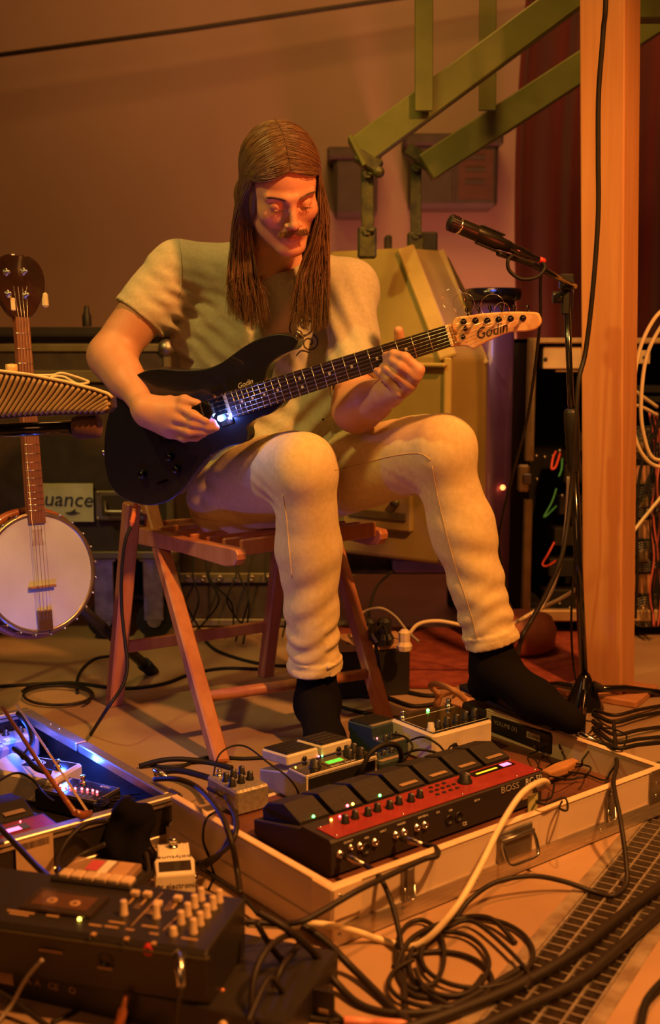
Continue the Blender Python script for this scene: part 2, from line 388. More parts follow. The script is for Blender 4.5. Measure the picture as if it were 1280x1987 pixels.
# yellow machine hood
m_yel = mat('old_yellow_enamel', (.33, .25, .075), .6, col2=(.26, .19, .055), scale=5, bump=.12, detail=9, bscale=80)
m_yel2 = mat('old_yellow_edge', (.46, .34, .11), .5, col2=(.38, .28, .09), scale=12)
lowp = [(560, 3.50), (868, 3.20), (942, 3.34), (969, 3.62)]
topp = [(640, 3.62), (783, 3.46), (852, 3.58), (866, 3.80)]
hood = thing('machine_hood', 'faceted yellow enamelled machine hood behind the seated man', 'machine', (.18, 3.6, 0))
def zc(y, Y): return P(640, y, Y)[2]
ring = []
zb, zs, zt = zc(1098, 3.2), zc(694, 3.2), zc(482, 3.5)
xs = lambda x, Y: P(x, 655, Y)[0]
back = [(xs(969, 3.62), 4.05), (xs(560, 3.5), 4.05)]
Lp = [(xs(x, Y), Y) for x, Y in lowp] + back
Tp = [(xs(x, Y), Y) for x, Y in topp] + [(xs(866, 3.8), 3.95), (xs(640, 3.62), 3.95)]
mb = MB(); n = 6
vs = [(*p, zb + .0) for p in Lp] + [(*p, zs) for p in Lp] + [(*p, zt) for p in Tp]
fs = [(i + k * n, (i + 1) % n + k * n, (i + 1) % n + (k + 1) * n, i + (k + 1) * n) for k in (0, 1) for i in range(n)] + [tuple(range(n))[::-1], tuple(range(2 * n, 3 * n))]
mb.add(vs, fs); ho = obj('hood_shell', mb, m_yel, hood, True)
bv = ho.modifiers.new('bevel', 'BEVEL'); bv.width = .012; bv.segments = 3
Vv = [V(v) for v in vs]
for (i, j, wd) in ((1, 7, .022), (7, 13, .05)):
    e = MB(); a, b = Vv[i], Vv[j]; e.beam(a + V([.002, -.004, 0]), b + V([.002, -.004, 0]), wd, .012, (0, 1, 0), 0, .004); obj('corner_strip', e, m_yel2, hood, True)
e = MB(); e.beam(Vv[8] + V([0, -.004, -.02]), Vv[14] + V([0, -.004, 0]), .02, .01, (0, 1, 0), 0, .003); obj('corner_strip', e, m_yel, hood, True)
a, b = Vv[6], Vv[7]; e = MB(); e.beam(a + (b - a) * .2 + V([0, -.01, -.02]), b + V([0, -.01, -.02]), .035, .012, (0, 0, 1), 0, .004); obj('band', e, m_yel2, hood, True)
# hatch with a slot on the front face
fa, fb = V([*Lp[0], 0]), V([*Lp[1], 0]); fd = nrm(fb - fa); fn = V([fd[1], -fd[0], 0])
pn = (fa, fn)
h1 = PL(690, 925, *pn); h2 = PL(806, 1022, *pn)
def onface(px, py, off=.0): return PL(px, py, *pn) + fn * off
e = MB(); TF = np.eye(4); TF[:3, 0] = fd; TF[:3, 1] = (0, 0, 1); TF[:3, 2] = fn
c0 = onface(735, 965); TF[:3, 3] = c0; e.box((-.115, -.09, -.005), (.115, .09, .016), .006, 0, TF); obj('hatch', e, m_yel, hood, True)
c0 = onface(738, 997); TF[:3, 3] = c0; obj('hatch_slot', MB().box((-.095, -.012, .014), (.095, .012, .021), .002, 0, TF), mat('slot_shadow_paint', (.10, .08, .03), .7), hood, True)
a = onface(775, 974, .016); obj('hatch_knob', MB().lathe(a, fn, [(.0, .018), (.012, .016), (.014, .008), (.01, 0)], 12), m_greend, hood, True)
for (x, Y) in ((xs(640, 3.5), 3.55), (xs(940, 3.4), 3.5), (xs(930, 3.4), 3.95), (xs(620, 3.4), 3.95)):
    obj('leg', MB().box((x - .025, Y - .025, 0), (x + .025, Y + .025, zb + .01), .004), m_greend, hood, True)
obj('shelf', MB().box((xs(600, 3.4), 3.48, .20), (xs(945, 3.4), 3.95, .215), .003), m_greend, hood, True)

# wall bins
m_bin = mat('dark_bin_plastic', (.085, .065, .055), .7); m_binp = mat('faded_red_print', (.13, .055, .045), .8)
def wallbin(x0, x1, y0, y1, label, pr):
    Y = 4.6; a, b = P(x0, y1, Y), P(x1, y0, Y); t = thing('wall_bin', label, 'bin', (a[0] / 2 + b[0] / 2, Y, a[2]), 0, 'dark bins on the back wall')
    obj('bin_body', MB().box((a[0], Y, a[2]), (b[0], 4.8, b[2]), .015), m_bin, t, True)
    obj('rim', MB().box((a[0] - .025, Y - .02, b[2] - .035), (b[0] + .015, 4.8, b[2] + .008), .008), m_bin, t, True)
    if pr:
        cx = (a[0] + b[0]) / 2; obj('divider', MB().box((cx - .008, Y - .008, a[2] + .02), (cx + .004, Y + .005, b[2] - .04), .002), m_bin, t, True)
        obj('print_panel', MB().box((cx + .015, Y - .003, a[2] + .03), (b[0] - .02, Y + .004, b[2] - .05), .001), m_binp, t, True)
        for k in range(3): obj('print_line', MB().box((cx + .04, Y - .006, b[2] - .085 - k * .045), (b[0] - .05, Y - .002, b[2] - .072 - k * .045)), m_bin, t, True)
wallbin(647, 733, 290, 418, 'narrow dark wall bin left of the steel hanger, behind the long hair', False)
wallbin(796, 968, 264, 402, 'wide dark wall bin with a red printed panel, beside the curtain', True)
for (x, y0, y1, w_, lab) in ((752, 458, 490, .012, 'small dark peg standing behind the yellow hood'), (823, 452, 490, .04, 'squat dark block behind the yellow hood beside the hanger')):
    a = P(x, y1, 4.05); b = P(x, y0, 4.05); tag(obj('shelf_block', MB().box((a[0] - w_, 4.0, 1.0), (a[0] + w_, 4.08, b[2]), .006), m_bin), lab, 'block')

# curtain
m_cur = mat('dark_red_velvet', (.14, .012, .012), .9, col2=(.07, .006, .007), scale=6, sheen=.3, stretch=(1, 1, .1))
mb = MB(); nx, nz = 110, 30; vs = []
for j in range(nz + 1):
    z = 3.25 * j / nz
    for i in range(nx + 1):
        u = i / nx; x = .635 + 1.6 * u + .03 * (1 - u) * math.sin(z * 2.3 + 1) + (1 - u) * .02 * z
        y = 4.12 + .045 * math.sin(u * 62 + .4 * math.sin(z * 1.7)) + .02 * math.sin(u * 23 + z)
        vs.append((x, y, z))
fs = [(j * (nx + 1) + i, j * (nx + 1) + i + 1, (j + 1) * (nx + 1) + i + 1, (j + 1) * (nx + 1) + i) for j in range(nz) for i in range(nx)]
mb.add(vs, fs, 0, True); cu = tag(obj('curtain', mb, m_cur), 'heavy dark red curtain hanging behind the wooden post', 'curtain'); sm = cu.modifiers.new('solid', 'SOLIDIFY'); sm.thickness = .01

# wooden post
m_wood = mat('pine_post', (.62, .30, .13), .55, col2=(.50, .22, .09), scale=7, stretch=(7, 7, .35), bump=.12, detail=8, fac=(.3, .75))
po = thing('wooden_post', 'square pale orange timber post right of the microphone stand', 'post', (.70, 2.92, 0))
tp, bt = P(1185, -40, 2.9), P(1180, 1362, 2.9)
mb = MB(); a = math.radians(-33); R_ = V([[math.cos(a), -math.sin(a)], [math.sin(a), math.cos(a)]]); vs = []
p0_ = P(1180, 1362, 2.93); p1_ = P(1182, 0, 2.93); k_ = (p1_[0] - p0_[0]) / (p1_[2] - p0_[2])
for (c, z, s_) in ((V([p0_[0], 2.93]), 0, .050), (V([p0_[0] + k_ * 3.3, 2.92]), 3.3, .060)):
    for (u, v) in ((-1, -1), (1, -1), (1, 1), (-1, 1)): vs.append((*(c + R_ @ V([u * s_, v * s_])), z))
mb.add(vs, [(0, 1, 5, 4), (1, 2, 6, 5), (2, 3, 7, 6), (3, 0, 4, 7), (3, 2, 1, 0), (4, 5, 6, 7)]); o = obj('timber', mb, m_wood, po, True); bv = o.modifiers.new('bevel', 'BEVEL'); bv.width = .004; bv.segments = 2
c0 = V([p0_[0], 2.93]); e1 = R_ @ V([1, 0]); e2 = R_ @ V([0, -1])
mb = MB(); TP = np.eye(4); TP[:2, 0] = e1; TP[:2, 1] = -e2; TP[:2, 3] = c0
mb.box((-.10, -.085, 0), (.10, .085, .018), .003, 0, TP); obj('base_board', mb, mat('base_board_wood', (.5, .22, .10), .6), po, True)

# ================================================================ GUITAR
Nw, Bw = P(872, 651, 2.36), P(314, 828, 2.585)
ux = nrm(Nw - Bw); vd = nrm(O - (Nw + Bw) / 2); gz = nrm(vd - np.dot(vd, ux) * ux); gy = np.cross(gz, ux)
TGu = np.eye(4); TGu[:3, 0] = ux; TGu[:3, 1] = gy; TGu[:3, 2] = gz; TGu[:3, 3] = Bw
SC = np.linalg.norm(Nw - Bw)
def GL(px, py, off=0.0): q = PL(px, py, Bw + gz * off, gz) - Bw; return V([q @ ux, q @ gy])
def GP(px, py, off=0.0): return PL(px, py, Bw + gz * off, gz)
gtr = thing('electric_guitar', 'black solid-body electric guitar with pale maple headstock, played by the seated man', 'guitar', M=TGu)
bo_px = [(577, 659), (562, 650), (535, 648), (505, 656), (475, 671), (450, 689), (425, 706), (395, 716), (350, 718), (310, 715), (280, 720), (250, 738), (222, 775), (206, 820), (201, 870), (205, 915), (217, 948), (242, 970), (285, 981), (322, 975), (350, 955), (380, 915), (408, 886), (440, 868), (466, 862), (479, 854), (481, 842), (480, 828), (497, 813), (522, 804), (542, 790), (550, 777), (536, 780), (512, 790), (488, 797), (484, 775), (492, 748), (512, 740), (518, 720), (527, 703), (549, 688), (571, 677)]
out = [GL(*p) for p in bo_px]; sp = spline([(*p, 0) for p in out], 4, True); poly = [(p[0], p[1]) for p in sp]
m_gb = mat('satin_black_lacquer', (.010, .010, .012), .32, coat=.5, scale=50)
m_maple = mat('maple', (.80, .55, .27), .35, col2=(.70, .45, .20), scale=6, kind='wave', stretch=(1, 6, 1), coat=.4)
m_fb = mat('rosewood', (.035, .018, .010), .5, col2=(.02, .010, .006), scale=20, stretch=(1, 8, 1))
obj('guitar_body', MB().prism(poly, -.040, 0, .0026, 0, None, False), m_gb, gtr)
for q in (gtr.children[-1],): pass
nx_ = SC; w0, w1 = .0215, .0285
fe = GL(452, 783)[0]
pf = lambda x: w1 + (w0 - w1) * (x - fe) / (nx_ - fe)
obj('neck', MB().prism([(fe - .02, -w1), (nx_ + .01, -w0), (nx_ + .01, w0), (fe - .02, w1)], -.014, .004, .004), m_maple, gtr)
heel = MB(); heel.prism([(fe - .03, -.028), (fe + .09, -.027), (fe + .09, .025), (fe - .03, .025)], -.034, -.012, .006); obj('neck_heel', heel, m_maple, gtr)
fbm = MB(); fbm.prism([(fe - .006, -w1), (nx_, -w0), (nx_, w0), (fe - .006, w1)], .004, .010, .001); obj('fingerboard', fbm, m_fb, gtr)
m_fret = mat('fret_wire', (.85, .78, .62), .25, 1.0)
for i in range(1, 23):
    x = nx_ - SC * (1 - 2 ** (-i / 12)); 
    if x < fe: break
    ww = pf(x) - .0006; obj('fret', MB().tube([(x, -ww, .0102), (x, ww, .0102)], .0011, 6), m_fret, gtr)
for i in (3, 5, 7, 9, 12, 15, 17, 19, 21):
    x = nx_ - SC * (1 - (2 ** (-i / 12) + 2 ** (-(i - 1) / 12)) / 2)
    for yy in ([-.009, .009] if i == 12 else [0]): obj('inlay_dot', MB().cyl((x, yy, .0095), (x, yy, .0104), .0030, n=12), PRT, gtr)
obj('nut', MB().box((nx_ - .001, -w0, .004), (nx_ + .004, w0, .0125), .0008), mat('bone', (.85, .75, .5), .4), gtr)
obj('string_clamp', MB().box((nx_ + .010, -w0 + .002, .002), (nx_ + .013, w0 - .002, .010), .0008), mat('brass', (.75, .55, .25), .3, 1.0), gtr)
hs_px = [(872, 671), (884, 672), (905, 672), (917, 677), (932, 670), (962, 655), (990, 645), (1022, 643), (1040, 638), (1049, 626), (1046, 612), (1036, 606), (990, 605), (940, 608), (905, 613), (887, 615), (879, 622), (876, 632)]
hs = [GL(*p) for p in hs_px]; sp = spline([(*p, 0) for p in hs], 4, True)
obj('headstock', MB().prism([(p[0], p[1]) for p in sp], -.012, .003, .003), m_maple, gtr)
m_tun = mat('black_nickel', (.05, .05, .05), .2, 1.0)
for (x, y) in ((900, 624), (923, 622), (946, 622), (968, 620), (991, 618), (1015, 617)):
    q = GL(x, y); tb = MB(); tb.lathe((q[0], q[1], .003), (0, 0, 1), [(.0062, 0), (.0062, .0015), (.003, .002), (.0026, .006), (.0034, .009), (.0034, .012), (0, .0125)], 14); obj('tuner_post', tb, m_tun, gtr)
for (x, y) in ((905, 606), (928, 604), (950, 602), (972, 601), (997, 600), (1023, 600)):
    q = GL(x, y); tk = MB(); tk.cyl((q[0], q[1] - .012, -.006), (q[0], q[1], -.006), .0022, n=8); tk.sph((q[0], q[1] + .004, -.006), .006, 10, 0, (.6, .9, 1.1)); obj('tuner_key', tk, m_tun, gtr)
for (x, y) in ((903, 638), (899, 654)):
    q = GL(x, y); tb = MB(); tb.lathe((q[0], q[1], .003), (0, 0, 1), [(.005, 0), (.004, .004), (.002, .007), (0, .007)], 10); tb.cyl((q[0], q[1], .008), (q[0] + .004, q[1] + .006, .008), .0015, n=6); obj('string_tree', tb, m_tun, gtr)
m_ink = mat('dark_ink', (.06, .04, .03), .5)
q0 = GL(922, 650); q1 = GL(985, 634); dd = q1 - q0
text('Godin', .030, gtr, (*((q0 + q1) / 2), .0034), (*nrm(dd), 0), (-dd[1], dd[0], 0), m_ink, 'logo', .35, sx=.85)
q0 = GL(462, 750); q1 = GL(488, 740); dd = q1 - q0
text('Godin', .015, gtr, (*((q0 + q1) / 2), .0004), (*nrm(dd), 0), (-dd[1], dd[0], 0), PRT, 'logo', .35)
# pickups, bridge, knobs
pk = MB(); x1 = GL(455, 790)[0]; px_ = x1 - .026; pk.box((px_ - .016, -.040, -.001), (px_ + .016, .040, .004), .002); po_ = obj('pickup', pk, BLKG, gtr)
for i in range(6):
    for dx in (-.008, .008): obj('pole_piece', MB().cyl((px_ + dx, -.026 + .0105 * i, .003), (px_ + dx, -.026 + .0105 * i, .0052), .0024, n=10), CHR, po_)
pk = MB(); pk.box((.02, -.036, -.001), (.052, .036, .006), .002); obj('pickup', pk, BLKG, gtr)
br = MB(); br.box((-.012, -.038, -.001), (.010, .038, .006), .001); [br.box((-.008, -.033 + .0115 * i, .005), (.006, -.025 + .0115 * i, .0105), .001) for i in range(6)]; obj('bridge', br, m_tun, gtr)
for (x, y) in ((331, 886), (278, 920), (344, 910)):
    q = GL(x, y); kb = MB(); kb.lathe((q[0], q[1], 0), (0, 0, 1), [(.010, 0), (.0095, .003), (.008, .013), (.0075, .014), (0, .0145)], 20); obj('knob', kb, m_tun, gtr)
q = GL(315, 935); sw = MB(); sw.box((q[0] - .015, q[1] - .003, -.001), (q[0] + .015, q[1] + .003, .001), .0005); sw.cyl((q[0], q[1], 0), (q[0] + .003, q[1], .012), .002, .003); obj('pickup_switch', sw, m_tun, gtr)
for (x, y) in ((568, 655), (202, 878)):
    q = GL(x, y); sb = MB(); a = (q[0], q[1], -.02); dr = (.8, .6, 0) if x > 500 else (-1, 0, 0); sb.lathe(a, dr, [(.006, -.004), (.006, .0), (.0035, .002), (.0035, .008), (.0085, .011), (.007, .014), (0, .0145)], 14); obj('strap_button', sb, CHR, gtr)
m_str = mat('guitar_string', (.85, .8, .75), .25, 1.0)
post_px = [(900, 624), (923, 622), (946, 622), (968, 620), (991, 618), (1015, 617)]
for i in range(6):
    yb = .026 - .0104 * i; yn = .0165 - .0066 * i; q = GL(*post_px[i]); r = .0006 - .00005 * i
    sgm = MB(); sgm.tube([(0, yb, .0115), (nx_ + .002, yn, .0132), (q[0], q[1], .010)], r, 5); obj('string', sgm, m_str, gtr)
for (cx, cy, rr, i) in ((885, 580, 20, 0), (905, 588, 19, 1), (960, 592, 21, 3), (978, 600, 13, 4)):   # untrimmed string ends
    q = GL(*post_px[i]); pts = [(q[0], q[1], .012)]; c = GL(cx, cy); R0 = rr / 950
    for k in range(15): a = -1.8 + k * .42; pts.append((c[0] + R0 * math.cos(a), c[1] + R0 * math.sin(a), .018 + .001 * k))
    obj('string_end', MB().tube(spline(pts, 4), .00045, 4), m_str, gtr)
pl_ = MB(); a = GP(262, 975, -.02); b = P(258, 985, 2.66); pl_ = MB()

# small string driver held in the picking hand, blue light
drv_c = GP(388, 800, .047)
dv = thing('string_driver', 'small black string driver with a blue light, held over the guitar strings', 'string driver', M=np.block([[TGu[:3, :3], drv_c[:, None]], [np.zeros((1, 3)), np.ones((1, 1))]]))
s = MB(); s.prism([(-.040, -.012), (.020, -.020), (.030, -.012), (.030, .010), (.018, .020), (-.040, .012)], -.012, .010, .005); obj('driver_body', s, BLKG, dv)
obj('trim_strip', MB().box((.008, -.0185, -.0125), (.012, .0185, .0108), .001), CHR, dv)
lq = GP(427, 812, .012); lp = (np.linalg.inv(wmat(dv)) @ V([*lq, 1]))[:3]
obj('light_window', MB().lathe(lp, (0, 0, 1), [(.0065, -.003), (.0065, 0), (0, .001)], 16), BLUL, dv)
l = lamp('POINT', 'blue_driver_light', GP(430, 815, .03), None, (.12, .22, 1), .22, .006)
# ================================================================ THE MUSICIAN
m_skin = mat('skin', (.62, .33, .21), .5, col2=(.56, .28, .17), scale=18, bump=.08, sss=.08, bscale=220)
m_lip = mat('lips', (.50, .20, .14), .45)
m_shirt = mat('pale_grey_cotton', (.50, .47, .35), .9, col2=(.44, .41, .30), scale=120, bump=.15, sheen=.2, bscale=500)
m_jean = mat('cream_denim', (.76, .60, .34), .85, col2=(.68, .53, .28), scale=90, bump=.2, bscale=600)
m_seam = mat('denim_stitching', (.60, .42, .22), .8)
m_sock = mat('black_wool', (.008, .006, .006), .95, bump=.3, scale=400, spec=.1)
man = thing('person', 'long-haired person in pale t-shirt and cream jeans seated on a wooden stool playing guitar', 'person', (-.15, 2.7, 0))
# head frame
phi, psi = math.radians(33), math.radians(15)
Rx = V([[1, 0, 0], [0, math.cos(phi), -math.sin(phi)], [0, math.sin(phi), math.cos(phi)]]); Rz = V([[math.cos(psi), -math.sin(psi), 0], [math.sin(psi), math.cos(psi), 0], [0, 0, 1]])
HR = Rx @ Rz; HS = .96
eye = P(565, 397, 2.50); HC = eye - HR @ (V([0, -.088, .004]) * HS)
def hl(x, y, z): return HC + HR @ (V([x, y, z]) * HS)
def hc(a, b, ra, rb, k=.012, op='u'): return cone(hl(*a), hl(*b), ra * HS, rb * HS, k, op)
def he(c, r, k=.015, op='u', rot=None): return ell(hl(*c), V(r) * HS, k, HR if rot is None else HR @ rot, op)
head = [he((0, .012, .032), (.076, .096, .090)), he((0, -.030, -.035), (.062, .060, .088), .03), he((0, -.042, .034), (.058, .044, .045), .02)]
for s in (-1, 1):
    head += [hc((s * .056, -.005, -.055), (s * .020, -.074, -.104), .016, .013, .03), he((s * .040, -.062, -.024), (.024, .022, .022), .02),
             hc((s * .010, -.0915, .020), (s * .046, -.074, .020), .009, .008, .012),
             he((s * .0315, -.093, .003), (.018, .012, .011), .012, 's'), he((s * .0315, -.076, .002), (.0155, .0155, .0125), .004),
             he((s * .0315, -.0915, -.0045), (.014, .0018, .0012), .003)]
head += [he((0, -.083, -.104), (.020, .016, .016), .02), hc((0, -.089, .014), (0, -.113, -.030), .0075, .0085, .012), he((0, -.113, -.034), (.0105, .010, .009), .006),
         he((-.0125, -.102, -.037), (.0075, .009, .0065), .006), he((.0125, -.102, -.037), (.0075, .009, .0065), .006),
         he((0, -.082, -.064), (.030, .022, .020), .015), he((0, -.1035, -.0595), (.020, .0065, .0042), .005), he((0, -.1015, -.0695), (.017, .0070, .0050), .004),
         he((0, -.112, -.0648), (.021, .008, .0009), .003, 's')]
for s in (-1, 1): head += [he((s * .0125, -.106, -.0445), (.0035, .004, .004), .002, 's'), he((s * .077, .006, -.006), (.009, .018, .030), .006), he((s * .084, .004, -.002), (.006, .010, .018), .004, 's')]
NB = V([-.135, 2.765, 1.075])
neck = [cone(NB, hl(0, .030, -.055), .062, .056, .03), cone(NB + V([-.02, -.05, -.03]), hl(-.02, .0, -.075), .03, .032, .03)]
# arms + hands
SR, ER, WR = V([-.350, 2.755, 1.050]), P(213, 688, 2.71), P(283, 795, 2.545)
SL, EL, WL = V([.045, 2.745, 1.015]), P(690, 792, 2.56), P(752, 762, 2.43)
arms = [cone(SR, ER, .055, .043, .03), cone(SR + (ER - SR) * .45 + V([0, -.012, .0]), SR + (ER - SR) * .75, .047, .044, .03), cone(ER, WR, .042, .025, .03), cone(ER + (WR - ER) * .12, ER + (WR - ER) * .45, .045, .039, .03), ell(ER + V([-.008, .01, -.005]), (.038, .038, .038), .02),
        cone(SL, EL, .052, .042, .03), cone(EL, WL, .045, .027, .03), cone(EL + (WL - EL) * .1, EL + (WL - EL) * .5, .047, .042, .03), ell(EL + V([-.005, .015, -.005]), (.036, .038, .036), .02)]
def finger(pts, r0, r1, k=.006): n = len(pts) - 1; return [cone(pts[i], pts[i + 1], r0 + (r1 - r0) * i / n, r0 + (r1 - r0) * (i + 1) / n, k) for i in range(n)]
gp = GP
# picking hand: back of the hand to the camera, thumb and index on the driver
K = [gp(352, 792, .050), gp(345, 812, .054), gp(336, 828, .050), gp(330, 841, .042)]   # knuckles
hand = [cone(WR, gp(325, 800, .045), .025, .023, .02), cone(WR, gp(322, 825, .040), .024, .020, .02)]
for i, k_ in enumerate(K): hand.append(cone(WR + V([0, 0, -.006 * i]), k_, .017, .0115, .014))
hand += finger([K[0], gp(376, 806, .058), gp(400, 816, .050), gp(413, 820, .040)], .0112, .0080)
hand += finger([K[1], gp(374, 822, .056), gp(402, 828, .046), gp(419, 830, .036)], .0112, .0080)
hand += finger([K[2], gp(366, 838, .056), gp(395, 838, .044), gp(411, 834, .032)], .0105, .0076)
hand += finger([K[3], gp(356, 850, .044), gp(380, 849, .034), gp(396, 842, .026)], .0095, .0070)
hand += [cone(WR + V([.0, .0, .004]), gp(330, 782, .030), .022, .016, .016)] + finger([gp(330, 782, .036), gp(358, 777, .044), gp(383, 783, .046)], .0135, .0088, .008)
# fretting hand: fingers curl over the fingerboard from below, thumb behind the neck
KL = [gp(812, 717, .040), gp(806, 731, .040), gp(794, 748, .036), gp(776, 764, .030)]
handL = [cone(WL, gp(782, 745, .004), .026, .024, .02), cone(WL, gp(792, 730, -.004), .022, .022, .02)]
for k_ in KL: handL.append(cone(WL, k_, .018, .0115, .014))
handL += finger([KL[0], gp(786, 694, .046), gp(764, 687, .034), gp(748, 690, .018)], .0112, .0078)
handL += finger([KL[1], gp(778, 711, .050), gp(762, 700, .038), gp(750, 702, .020)], .0110, .0078)
handL += finger([KL[2], gp(768, 728, .046), gp(752, 716, .036), gp(742, 712, .020)], .0105, .0074)
handL += finger([KL[3], gp(752, 738, .034), gp(738, 724, .028), gp(730, 719, .018)], .0095, .0066)
handL += [cone(WL, gp(785, 700, -.035), .022, .015, .016)] + finger([gp(785, 700, -.035), gp(776, 668, -.034), gp(773, 642, -.020)], .014, .0098, .008)
torso = [ell((-.15, 2.80, .92), (.145, .085, .19), .03), cone((-.30, 2.79, 1.02), (.0, 2.775, 1.01), .045, .045, .03), cone(NB, SR, .045, .045, .03), cone(NB, SL, .045, .045, .03)]
vs, fs = sdf_mesh(head + neck + torso + arms + hand + handL, .0026)
cent = (vs[fs].mean(1) - HC) @ HR / HS
lip = ((cent[:, 0] / .021) ** 2 + ((cent[:, 2] + .0645) / .0095) ** 2 < 1) & (cent[:, 1] < -.098)
body = net_mesh('body', vs, fs, [m_skin, m_lip], man, mi=lip.astype(int))

# t-shirt
def fold(p, c, ax, wl, amp, rad):   # wavy folds fading away from a centre
    q = p - V(c); return amp * np.sin((q @ nrm(ax)) * 2 * math.pi / wl + 2 * np.sin(q[:, 2] * 11)) * np.exp(-(q ** 2).sum(1) / rad ** 2)
HEMR = SR + (ER - SR) * .56; aR = nrm(ER - SR)
HEML = SL + (EL - SL) * .80; aL = nrm(EL - SL)
shirt = [ell((-.175, 2.81, .92), (.200, .120, .170), .05), ell((-.15, 2.83, .74), (.175, .125, .22), .08), ell((-.15, 2.80, 1.03), (.185, .085, .065), .05),
         cone(NB + V([-.02, 0, -.02]), SR + V([.01, 0, .0]), .058, .062, .05), cone(NB + V([.02, 0, -.025]), SL + V([-.0, 0, -.005]), .056, .060, .05),
         ell((-.02, 2.76, .73), (.07, .08, .10), .06), ell((-.10, 2.77, .64), (.13, .09, .07), .05),
         cone(SR, HEMR + aR * .012, .068, .068, .03), cone(SL, HEML + aL * .012, .060, .058, .03)]
# cut sleeves square to the arm, each cut confined to its own sleeve
def dshirt(p):
    d = fold(p, (-.30, 2.72, .93), (1, 0, .9), .040, .0045, .11) + fold(p, (-.33, 2.75, .98), (.3, 0, 1), .03, .003, .08) + fold(p, (.03, 2.68, .90), (1, 0, .35), .045, .0045, .12)
    d += fold(p, (-.20, 2.68, .76), (.6, 0, 1), .05, .004, .13) + fold(p, (-.02, 2.66, .70), (.8, 0, -1), .045, .006, .12) + .0015 * np.sin(p[:, 0] * 60 + 3 * np.sin(p[:, 2] * 17)) * np.sin(p[:, 2] * 31 + p[:, 0] * 19)
    return d
def sdf_sleeve_cut(prims, base_eval=sdf_eval):
    return prims
_old = sdf_eval
def shirt_eval(p):
    t1 = (p - HEMR) @ aR; t2 = (p - HEML) @ aL; return t1, t2
def dshirt2(p):
    return dshirt(p)
def sleeve_mask(p, d):
    c1 = (p - HEMR) @ aR; r1 = np.linalg.norm(p - HEMR, axis=1); c2 = (p - HEML) @ aL; r2 = np.linalg.norm(p - HEML, axis=1)
    d = np.where((r1 < .16) & (p[:, 0] < -.27), np.maximum(d, c1), d)
    d = np.where((r2 < .16) & (p[:, 0] > -.005) & (p[:, 1] < 2.76) & (p[:, 1] < 2.70) & (p[:, 0] > .005), np.maximum(d, c2), d)
    nk = np.linalg.norm((p - (NB + V([.012, -.055, .040]))) / V([1, 1, .9]), axis=1) - .080
    return np.maximum(d, -nk)
def sdf_custom(prims, res, disp, post):
    global sdf_eval
    base = sdf_eval
    def f(prims_, p, cr=None):
        d = base(prims_, p, cr)
        return post(p, d + disp(p))
    sdf_eval = f
    try: r = sdf_mesh(prims, res, None, .02)
    finally: sdf_eval = base
    return r
vs, fs = sdf_custom(shirt, .0038, dshirt, sleeve_mask)
ts = net_mesh('t_shirt', vs, fs, m_shirt, man)
# neckline and sleeve hem ribs
ncen = NB + V([.012, -.055, .040])
# jeans
HPR, HPL = V([-.225, 2.86, .535]), V([-.04, 2.85, .56])
KR, KL_ = P(589, 905, 2.50), P(858, 870, 2.47)
AR_, AL_ = P(612, 1296, 2.585), P(957, 1256, 2.47)
CR0, CL0 = P(612, 1294, 2.585), P(953, 1249, 2.47)
jeans = [ell((-.13, 2.87, .53), (.18, .14, .105), .04), ell((-.24, 2.84, .515), (.105, .12, .10), .05),
         cone(HPR, KR, .102, .068, .03), cone(HPR + (KR - HPR) * .3 + V([0, 0, .006]), HPR + (KR - HPR) * .85 + V([0, 0, .008]), .097, .074, .03), ell(KR + V([0, -.003, .004]), (.064, .058, .064), .02),
         cone(KR + V([.002, .005, -.03]), KR + (AR_ - KR) * .4 + V([0, .012, 0]), .066, .069, .03), cone(KR + (AR_ - KR) * .4 + V([0, .012, 0]), AR_ + V([0, 0, -.06]), .066, .053, .03),
         cone(HPL, KL_, .100, .070, .03), ell(KL_ + V([0, -.004, .004]), (.066, .062, .064), .02), cone(HPL + (KL_ - HPL) * .2, HPL + (KL_ - HPL) * .85 + V([0, 0, .004]), .092, .074, .03),
         cone(KL_ + V([0, .005, -.03]), KL_ + (AL_ - KL_) * .4 + V([0, .015, 0]), .062, .066, .03), cone(KL_ + (AL_ - KL_) * .4 + V([0, .015, 0]), AL_ + (AL_ - KL_) * .15, .064, .052, .03)]
dR = nrm(AR_ - KR); dL = nrm(AL_ - KL_)
def djean(p):
    d = np.zeros(len(p))
    for (k_, a_, dd, s_) in ((KR, CR0, dR, 1), (KL_, CL0, dL, -1)):
        t = (p - a_) @ dd; near = np.linalg.norm(p - a_, axis=1) < .36
        w = np.exp(-((t + .05) / .075) ** 2) * near
        d += w * .0032 * np.sin(t * 2 * math.pi / .042 + 2.6 * np.sin(p[:, 0] * 33 * s_ + 1) + 2 * np.sin(p[:, 1] * 30)) * (.35 + .65 * np.sin(p[:, 0] * 21 + p[:, 2] * 12 + s_) ** 2)
        d += fold(p, a_ - dd * .16, nrm(dd + V([.5 * s_, 0, 0])), .055, .0035, .10)
        cuff = (t > -.030) & near; d -= np.where(cuff, .0035, 0); d -= np.where((t > -.016) & near, .0012, 0)
        d += fold(p, k_ + V([-.04, .06, -.055]), (.5, -.3, 1), .032, .004, .055)
        d += fold(p, k_ + V([-.05, .10, -.01]), (1, -.6, -.3), .05, .0018, .08)
    d += fold(p, (-.26, 2.74, .50), (.4, 0, 1), .06, .003, .10)
    return d
def pjean(p, d):
    for (a_, dd) in ((CR0, dR), (CL0, dL)):
        r = np.linalg.norm(p - a_, axis=1); d = np.where(r < .22, np.maximum(d, (p - a_) @ dd), d)
    return d
vs, fs = sdf_custom(jeans, .0038, djean, pjean)
jn = net_mesh('jeans', vs, fs, m_jean, man)
